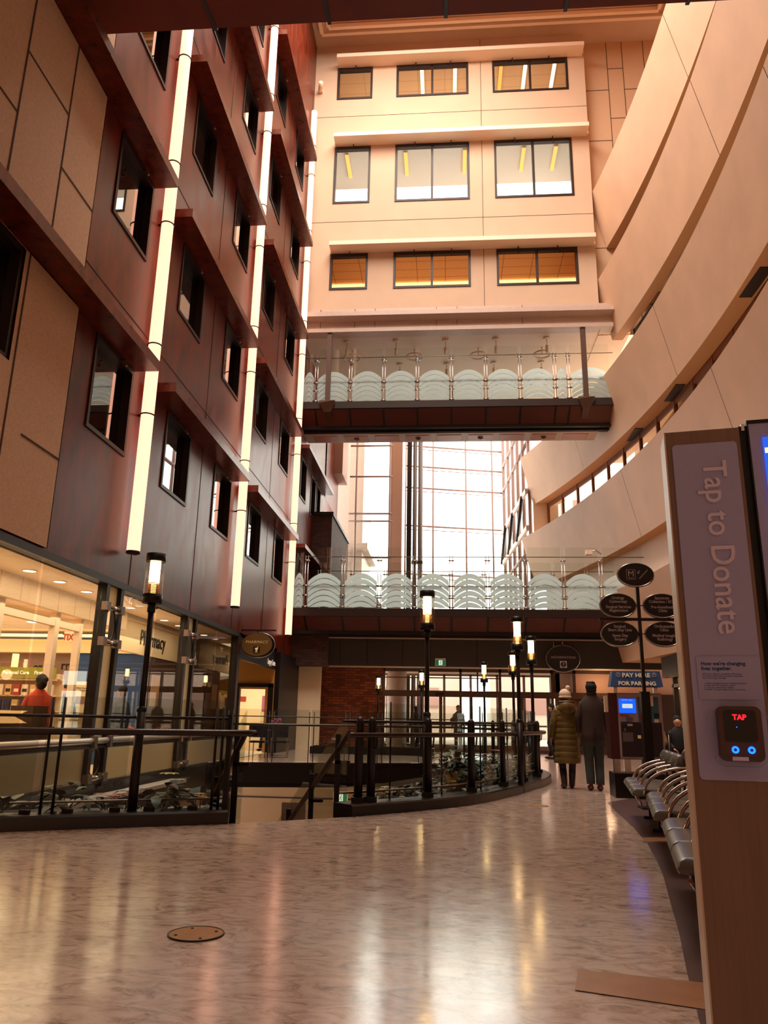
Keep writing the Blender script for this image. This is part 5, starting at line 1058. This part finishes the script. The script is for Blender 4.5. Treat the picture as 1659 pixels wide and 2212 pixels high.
def body(parent, H=1.75, skinm='skin', arms=None, legs=None, lean=0, headturn=0, sit=False):
    """continuous figure facing +y; arms: (elbow, wrist) per side; legs: (knee, ankle) per side, in metres for H=1.75"""
    s = H / 1.75; N = []; E = []
    def nd(p, r, par=None):
        N.append((tuple(c * s for c in p), (r[0] * s, r[1] * s) if isinstance(r, tuple) else r * s))
        if par is not None: E.append((par, len(N) - 1))
        return len(N) - 1
    pz = .45 + .08 if sit else .93
    P = lambda z: (0, lean * (z - pz), z)
    pel = nd((0, 0, pz), (.14, .11)); sp = nd(P(pz + .20), (.125, .095), pel); ch = nd(P(pz + .42), (.155, .11), sp); nk0 = nd(P(pz + .54), (.07, .07), ch); nk = nd(P(pz + .585), .056, nk0)
    hy = lean * .65; hd = nd((0, hy + .012, pz + .635), (.066, .074), nk); h2 = nd((0, hy + .01, pz + .70), (.08, .095), hd); nd((0, hy, pz + .765), (.064, .076), h2)
    nd((.0 + .09 * math.sin(headturn), hy + .105 * math.cos(headturn), pz + .67), .012, h2)
    for sd in (-1, 1):
        nd((sd * .082, hy, pz + .68), .012, h2)
        sh = nd((sd * .145, lean * .5, pz + .455), (.046, .046), ch); el, wr = arms[0 if sd < 0 else 1]
        e_ = nd(el, .042, sh); w_ = nd(wr, .028, e_); d = (Vector(wr) - Vector(el)).normalized(); pm = Vector(wr) + d * .06; p_ = nd(pm, (.036, .02), w_)
        side = d.cross(Vector((1, 0, 0))); side = side.normalized() if side.length > .1 else Vector((0, 1, 0))
        for k, ln in enumerate((.062, .072, .068, .052)):
            b = pm + side * (.024 - .016 * k); f1 = nd(b + d * .03, .0085, p_); f2 = nd(b + d * (.03 + ln * .5) + Vector((-sd * .006, 0, 0)), .008, f1); nd(b + d * (.03 + ln) + Vector((-sd * .018, 0, 0)), .007, f2)
        t1 = nd(Vector(wr) + d * .03 + side * .036, .011, w_); nd(Vector(wr) + d * .065 + side * .05, .009, t1)
        kn, an = legs[0 if sd < 0 else 1]; hp = nd((sd * .085, 0.0, pz - .06), (.085, .085), pel); k_ = nd(kn, .056, hp); c_ = nd((Vector(kn) * .6 + Vector(an) * .4) + Vector((0, -.015, 0)), .052, k_); a_ = nd(an, .036, c_); f_ = nd((an[0], an[1] + .09, an[2] - .035), (.036, .03), a_); nd((an[0], an[1] + .16, an[2] - .05), (.034, .022), f_)
    return skin('body', N, E, skinm, parent), s
def ring(cx, cy, z, a, b, n=24, p=1.0): return [(cx + a * math.cos(2 * PI * k / n), cy + b * math.sin(2 * PI * k / n), z) for k in range(n)]
def scale_part(mb, s): mb.v = [(v[0] * s, v[1] * s, v[2] * s) for v in mb.v]; return mb
STD = [((-.22, -.02, 1.16), (-.25, .04, .92)), ((.22, -.02, 1.16), (.25, .04, .92))]
WALK = [((-.085, .10, .50), (-.085, -.06, .10)), ((.085, -.03, .50), (.085, .10, .09))]
def coat(t, s, zs, arms, m_, quilt=0, r_arm=.07, name='coat', shz=1.405):
    """zs: list of (z, half width, half depth, y centre)"""
    rings = []
    if quilt:
        z0, z1 = zs[0][0], zs[-1][0]; n = int((z1 - z0) / .011)
        for i in range(n + 1):
            z = z0 + (z1 - z0) * i / n
            for j in range(len(zs) - 1):
                if zs[j][0] <= z <= zs[j + 1][0] + 1e-6: f = (z - zs[j][0]) / (zs[j + 1][0] - zs[j][0]); a, b, c = [zs[j][q] * (1 - f) + zs[j + 1][q] * f for q in (1, 2, 3)]
            g = .016 * abs(math.sin(PI * (z - z0) / quilt)) ** .5; rings.append(ring(0, c, z, a + g, b + g))
    else: rings = [ring(0, c, z, a, b) for z, a, b, c in zs]
    mb = MB(True).loft(rings)
    o = mesh(name, scale_part(mb, s), m_, t)
    for sd, (el, wr) in zip((-1, 1), arms):
        sh = Vector((sd * .142, zs[-1][3] * .9, shz)); pts = []; rs = []
        el, wr = Vector(el), Vector(wr); L1, L2 = (el - sh).length, (wr - el).length; n = 22
        for i in range(n + 1):
            u = i / n * (L1 + L2); p = sh.lerp(el, u / L1) if u < L1 else el.lerp(wr, (u - L1) / L2)
            pts.append(p); rs.append(r_arm * (1.12 - .38 * i / n) + (.008 * abs(math.sin(PI * u / .09)) if quilt else 0))
        rs[0] = r_arm * .92; rs[1] = r_arm * 1.02
        mesh('sleeve', scale_part(MB(True).tube(pts, rs, 12), s), m_, t)
    return o
# the walking couple
W = thing('person', 'person in a long olive quilted puffer coat and white bobble hat walking away', 'person', (2.11, 14.35, 0), .05)
wa = [((-.24, -.02, 1.14), (-.27, .05, .90)), ((.22, .0, 1.14), (.20, .06, .95))]
b_, s_ = body(W, 1.66, 'skin', wa, WALK)
coat(W, s_, [(.44, .225, .17, -.01), (.6, .23, .175, -.01), (.9, .215, .165, 0), (1.1, .205, .15, 0), (1.3, .215, .14, 0), (1.42, .19, .12, 0), (1.50, .10, .08, 0)], wa, 'coat_olive', quilt=.105, r_arm=.075, name='puffer_coat')
mesh('coat_hood', scale_part(MB(True).ell((0, -.12, 1.44), (.15, .11, .13), 16, 10).ell((0, -.06, 1.51), (.165, .12, .065), 16, 8), s_), 'coat_olive', W)
mesh('hood_cord', scale_part(MB(True).tube([(.16 * math.cos(q * PI / 12), -.07 + .12 * math.sin(q * PI / 12), 1.535) for q in range(-12, 1)], .010, 6), s_), 'black_cloth', W)
hb = MB(True).ell((0, -.005, 1.675), (.110, .120, .105), 18, 12); hb.tube([(.098 * math.cos(q * PI / 12), -.005 + .108 * math.sin(q * PI / 12), 1.625) for q in range(24)], .024, 6, closed=True)
mesh('bobble_hat', scale_part(hb, s_), 'hat_white', W); mesh('pompom', scale_part(MB(True).ell((.055, -.03, 1.80), (.045, .045, .042), 12, 8), s_), 'hat_white', W)
mesh('hair', scale_part(MB(True).ell((-.03, .0, 1.585), (.085, .09, .09), 12, 8), s_), 'hair_brown', W)
for sd, (kn, an) in zip((-1, 1), WALK):
    mesh('legging', scale_part(MB(True).tube([(sd * .085, 0, .85), kn, (Vector(kn) + Vector(an)) / 2], [.095, .068, .062], 12), s_), 'legging', W)
    mesh('boot', scale_part(MB(True).tube([(Vector(kn) * .55 + Vector(an) * .45), an, (an[0], an[1] + .01, .05)], [.066, .056, .055], 12).ell((an[0], an[1] + .06, .045), (.052, .13, .045), 12, 8), s_), 'boot', W)
for z in (.5,): mesh('side_seam', scale_part(MB().bx(.225, .245, -.02, .0, .45, .8).bx(-.25, -.23, -.02, 0, .45, .8), s_), 'black_cloth', W)
Mn = thing('person', 'tall person with short black hair in a dark overcoat and jeans walking away', 'person', (2.52, 14.05, 0), -.04)
ma = [((-.23, .0, 1.16), (-.22, .12, .93)), ((.23, .0, 1.16), (.22, .12, .93))]; ml = [((-.085, .02, .50), (-.075, .0, .09)), ((.085, .06, .50), (.07, -.05, .10))]
b_, s_ = body(Mn, 1.80, 'skin_dark', ma, ml)
cm = coat(Mn, s_, [(.70, .215, .15, -.01), (.9, .20, .145, 0), (1.08, .19, .135, 0), (1.25, .205, .135, 0), (1.40, .205, .12, 0), (1.47, .15, .09, 0), (1.52, .095, .082, 0), (1.575, .072, .076, 0)], ma, 'coat_grey', r_arm=.066, name='overcoat')
mesh('coat_vent', scale_part(MB().bx(-.006, .006, -.165, -.15, .70, 1.0), s_), 'black_cloth', Mn); mesh('collar', scale_part(MB(True).tube([(.075 * math.cos(q * PI / 10), .075 * math.sin(q * PI / 10), 1.555) for q in range(20)], .022, 6, closed=True), s_), 'coat_grey', Mn)
hb = MB(True).ell((0, -.008, 1.665), (.095, .110, .088), 16, 12).ell((.0, -.03, 1.61), (.086, .082, .07), 12, 8)
for k in range(14): a = random.random() * 2 * PI; hb.ell((.05 * math.cos(a), .06 * math.sin(a), 1.728 + .012 * random.random()), (.028, .03, .022), 8, 6)
mesh('hair', scale_part(hb, s_), 'hair_black', Mn)
for sd, (kn, an) in zip((-1, 1), ml):
    mesh('jeans_leg', scale_part(MB(True).tube([(sd * .085, 0, .90), (sd * .085, .0, .78), kn, (Vector(kn) * .4 + Vector(an) * .6), (an[0], an[1], .10)], [.11, .105, .078, .072, .068], 12), s_), 'jeans', Mn)
    mesh('shoe', scale_part(MB(True).ell((an[0], an[1] + .055, .045), (.05, .145, .045), 12, 8), s_), 'shoe', Mn)
def simple(label, loc, rz, H, cm, legm, hairm, skinm='skin', sit=False, arms=None, lean=0, long_=.62, bun=False, scarf=False, mask=False):
    t = thing('person', label, 'person', loc, rz)
    if sit: lg = [((-.11, .40, .50), (-.11, .42, .10)), ((.11, .40, .50), (.11, .46, .10))]; ar = arms or [((-.24, .08, .78), (-.12, .28, .64)), ((.24, .08, .78), (.12, .28, .64))]
    else: lg = WALK; ar = arms or STD
    b_, s = body(t, H, skinm, ar, lg, lean, sit=sit); dz = .40 if sit else 0; L = lambda z: lean * (z - (.93 - dz))
    zs = [(z - dz, a, b, L(z - dz)) for z, a, b in ((max(long_, .86 if sit else 0), .19, .15), (1.05, .185, .14), (1.25, .20, .135), (1.40, .195, .115), (1.47, .12, .08), (1.52, .07, .065))]
    coat(t, s, zs, ar, cm, r_arm=.062, name='top', shz=1.405 - dz)
    hy = lean * .65; hz = 1.655 - dz; hr = MB(True).ell((0, hy - .02, hz + .02), (.092, .10, .10), 14, 10).ell((0, hy - .05, hz - .04), (.085, .07, .10), 12, 8)
    if bun: hr.ell((0, hy - .15, hz + .02), (.06, .06, .055), 12, 8)
    if scarf: hr.ell((0, hy - .03, hz - .14), (.13, .11, .12), 12, 8)
    mesh('hair' if not scarf else 'headscarf', scale_part(hr, s), hairm, t)
    if mask: mesh('face_mask', scale_part(MB(True).ell((0, hy + .075, hz - .01), (.05, .035, .04), 12, 8), s), 'exit_white' if False else 'hat_white', t)
    for sx_ in (-.03, .03): mesh('eye', scale_part(MB(True).ell((sx_, hy + .10, hz + .01), (.011, .006, .007), 8, 6), s), 'hair_black', t)
    mesh('mouth', scale_part(MB(True).ell((0, hy + .092, hz - .055), (.022, .008, .006), 8, 6), s), 'pack_red', t)
    for sd, (kn, an) in zip((-1, 1), lg):
        mesh('trouser_leg', scale_part(MB(True).tube([(sd * .085, 0, .90 - dz), kn, (Vector(kn) + Vector(an)) / 2, (an[0], an[1], .10)], [.105, .078, .07, .062], 10), s), legm, t); mesh('shoe', scale_part(MB(True).ell((an[0], an[1] + .05, .045), (.05, .135, .045), 10, 6), s), 'black_cloth', t)
    return t
simple('dark clothed person walking near the entrance at the right end of the railing', (3.28, 25.3, 0), 1.4, 1.66, 'black_cloth', 'black_cloth', 'hair_black')
simple('person in an orange top with dark hair in a bun inside the pharmacy', (-6.38, 12.0, 0), .85, 1.68, 'top_orange', 'black_cloth', 'hair_black', 'skin_dark', arms=[((-.26, .12, 1.12), (-.16, .36, 1.05)), ((.26, .12, 1.12), (.2, .36, 1.05))], lean=.12, bun=True)
simple('person with black headscarf behind the pharmacy counter', (-7.62, 15.25, 0), PI + .3, 1.66, 'black_cloth', 'black_cloth', 'hair_black', scarf=True)
simple('person in a navy jacket standing between the pharmacy posts', (-6.3, 14.9, 0), 1.2, 1.64, 'navy', 'black_cloth', 'hair_black', 'skin_dark')
simple('seated person in a grey top waiting below the Pharmacy sign', (-6.35, 18.7, 0), 1.2, 1.66, 'machine_mauve', 'black_cloth', 'hair_brown', sit=True)
simple('standing dark figure just inside the sliding doors left of the door decal', (-1.2, 30.6, 0), .5, 1.6, 'black_cloth', 'black_cloth', 'hair_black')
simple('person in the vestibule seen behind the door decal', (.45, 31.4, 0), PI, 1.68, 'machine_mauve', 'navy', 'hair_brown')
simple('seated person in a dark hat and tan jacket beyond the benches', (4.35, 17.2, 0), 2.6, 1.7, 'tan_cloth', 'black_cloth', 'hair_black', 'skin_dark', sit=True)
simple('seated person in black with a face mask beyond the benches', (4.95, 17.6, 0), 2.9, 1.66, 'black_cloth', 'black_cloth', 'hair_black', sit=True, mask=True)
simple('seated person in the bright surgery centre room beyond the doorway', (-5.95, 26.9, 0), 2.6, 1.6, 'navy', 'black_cloth', 'hair_black', sit=True)
def chair(x, y, rz, label, m_='black_cloth'):
    t = thing('chair', label, 'chair', (x, y, 0), rz); mesh('seat', MB().bx(-.25, .25, -.22, .26, .40, .45), m_, t); mesh('backrest', MB().bx(-.25, .25, -.28, -.23, .55, .92), m_, t)
    for a in (-.22, .22):
        for b in (-.24, .22): mesh('leg', MB(True).cyl(a, b, 0, .41 if b > 0 else .9, .013, 6), 'steel_dull', t)
chair(4.35, 17.2, 2.6, 'dark chair under the person in the tan jacket'); chair(4.95, 17.6, 2.9, 'dark chair under the masked person in black'); chair(-6.35, 18.7, 1.2, 'dark chair under the seated person below the Pharmacy sign'); chair(-5.95, 26.9, 2.6, 'dark chair inside the bright room beyond the doorway')
chair(-5.3, 22.4, 0, 'dark armchair standing outside the surgery centre doorway'); chair(-4.75, 22.6, .1, 'second dark chair right of the doorway by the donor wall')
t = thing('side_table', 'small table with pink flowers outside the surgery centre doorway', 'table', (-5.2, 23.6, 0)); mesh('top', MB().bx(-.35, .35, -.3, .3, .7, .74), 'interior_dark', t); mesh('leg', MB().bx(-.05, .05, -.05, .05, 0, .7), 'interior_dark', t)
t = thing('flower_pot', 'pot of pink flowers on the small table', 'plant', (-5.1, 23.6, .74)); mesh('pot', MB(True).cyl(0, 0, 0, .15, .07, 12, .09), 'poster_mauve', t)
fl = MB(True)
for k in range(16): fl.ell((.12 * math.cos(k * 2.4), .12 * math.sin(k * 2.4), .2 + .05 * (k % 3)), (.04, .04, .03), 8, 6)
mesh('flowers', fl, 'poster_mauve', t)

# ------------------------------------------------------------------ planting
mat('leaf_green', (44, 56, 34), .45, var=.3, scale=8); mat('leaf_pale', (150, 140, 96), .5, var=.2, scale=9); mat('petal_red', (150, 26, 34), .5, var=.2, scale=9); mat('petal_pink', (206, 90, 96), .5, var=.2, scale=9); mat('petal_cream', (226, 200, 140), .5, var=.15, scale=9); mat('petal_yellow', (214, 160, 40), .5, var=.15, scale=9)
def leaf(mb, o, d, L, w_, droop=.3):
    d = Vector(d).normalized(); sd_ = d.cross(Vector((0, 0, 1))); sd_ = sd_.normalized() if sd_.length > .05 else Vector((1, 0, 0)); up = sd_.cross(d); o = Vector(o)
    P = [o, o + d * L * .35 + sd_ * w_ + up * L * .03, o + d * L * .4 - up * L * .02, o + d * L * .35 - sd_ * w_ + up * L * .03, o + d * L * .72 + sd_ * w_ * .75 - up * L * droop * .3, o + d * L * .75 - up * L * droop * .4, o + d * L * .72 - sd_ * w_ * .75 - up * L * droop * .3, o + d * L - up * L * droop]
    mb.add(P, [(0, 1, 2), (0, 2, 3), (1, 4, 5, 2), (2, 5, 6, 3), (4, 7, 5), (5, 7, 6)], True)
def plant(name, label, loc, rad, hh, nl, leafm, flm=None, nf=0, seed=1, group=None, pot=False, L=.13):
    R_ = random.Random(seed); t = thing(name, label, 'plant', loc, R_.random() * 6, group); fb = MB(True); sb = MB(True)
    for k in range(nl):
        a = R_.random() * 2 * PI; r = rad * R_.random() ** .6 * .8; z = hh * (.25 + .75 * R_.random()) * (1 - .4 * r / rad); p = (r * math.cos(a), r * math.sin(a), z)
        leaf(fb, p, (math.cos(a + R_.uniform(-.8, .8)), math.sin(a + R_.uniform(-.8, .8)), R_.uniform(-.2, .7)), L * R_.uniform(.7, 1.2), L * .3, R_.uniform(.1, .6))
        if k % 4 == 0: sb.tube([(0, 0, 0), (p[0] * .5, p[1] * .5, z * .6), p], .005, 5)
    mesh('foliage', fb, leafm, t); mesh('stem', sb, leafm, t)
    for k in range(nf):
        a = R_.random() * 2 * PI; r = rad * R_.random() * .8; z = hh * R_.uniform(.85, 1.1); q = MB(True)
        for j in range(8): leaf(q, (r * math.cos(a), r * math.sin(a), z), (math.cos(j * PI / 4), math.sin(j * PI / 4), .25), L * .6, L * .17, .2)
        mesh('flower', q, flm, t)
    if pot: mesh('pot', MB(True).tube([(0, 0, -.02), (0, 0, .22)], [.12, .20], 12), 'cardboard', t)
    return t
side = offs(RS, .62); idx = [i for i, p in enumerate(side) if p[1] < 17.5 and RS[i][0] > -.45]
kinds = [('low cream and green bedding plant', 'leaf_pale', 'petal_cream', 2, .15, 20), ('dark leafy poinsettia', 'leaf_green', 'petal_red', 1, .26, 40), ('low dark green bedding plant', 'leaf_green', None, 0, .18, 30)]
where = ['just behind the first thick post of the curved railing', 'left of the middle lamp post foot', 'right of the middle lamp post foot', 'before the tan wrapped pot', 'in front of the big poinsettia', 'beside the big poinsettia', 'in the middle of the curved bed', 'behind the right hand posts of the curved railing', 'near the far bend of the curb', 'at the far bend of the curb', 'beyond the far bend of the curb', 'last in the curved bed']
for k in range(12):
    i = idx[int((k + .5) / 12 * len(idx))]; x, y = side[i]; kd = kinds[(k * 2) % 3 if k not in (2, 4) else 1]
    plant('bedding_plant', kd[0] + ' ' + where[k], (x, y, .08), .22, kd[4], kd[5], kd[1], kd[2], kd[3], k + 3, 'plants in the curved bed')
plant('poinsettia', 'big bushy dark poinsettia in a tan wrapped pot inside the curved railing', (.15, 12.45, .12), .46, .62, 150, 'leaf_green', 'petal_red', 2, 21, None, True, .17)
plant('poinsettia', 'second bushy poinsettia with pale and red leaves right of the tan wrapped pot', (.85, 13.9, .1), .42, .5, 120, 'leaf_green', 'petal_pink', 3, 22, None, False, .16)
plant('poinsettia', 'third poinsettia farther back near the bend of the railing', (1.25, 15.3, .1), .38, .45, 90, 'leaf_pale', 'petal_red', 1, 23, None, False, .15)
for k, (x, y, r, h_, nl, lm, fm, nf, lb) in enumerate(((-3.95, 8.25, .2, .34, 26, 'leaf_green', None, 0, 'broad dark leafed plant beside the thin double posts'), (-3.6, 8.42, .2, .2, 22, 'leaf_green', 'petal_pink', 5, 'pink flowering plant behind the left railing'), (-3.3, 8.62, .2, .26, 26, 'leaf_green', None, 0, 'dark green plant left of the nearest lamp post'), (-2.95, 8.72, .2, .24, 22, 'leaf_green', 'petal_cream', 6, 'cream flowering plant right of the nearest lamp post'), (-2.72, 8.86, .18, .18, 18, 'leaf_green', 'petal_yellow', 4, 'small yellow flowering plant behind the left railing'), (-3.05, 8.62, .22, .40, 26, 'leaf_green', 'petal_cream', 1, 'tall lily like plant near the right end of the left planter'), (-4.5, 7.95, .2, .2, 20, 'leaf_green', None, 0, 'small dark plant at the far left of the left planter'))):
    plant('flowering_plant', lb, (x, y, .07), r, h_, nl, lm, fm, nf, 40 + k, None, False, .2 if nf < 2 else .12)
# planter strip by the entrance lamps
t = thing('planter', 'low dark planter in front of the entrance brick wall', 'planter', (-2.2, 26, 0)); mesh('box', MB().bx(-2.2, 1.8, -.4, .4, 0, .22), 'curb_dark', t); mesh('soil', MB().bx(-2.1, 1.7, -.33, .33, .2, .24), 'soil', t)
for k in range(6): plant('bedding_plant', 'low dark plant in the planter before the entrance', (-4.0 + k * .65, 26, .24), .26, .2, 16, 'leaf_green', 'petal_red' if k % 2 else None, k % 2, 60 + k, 'plants in the entrance planter')
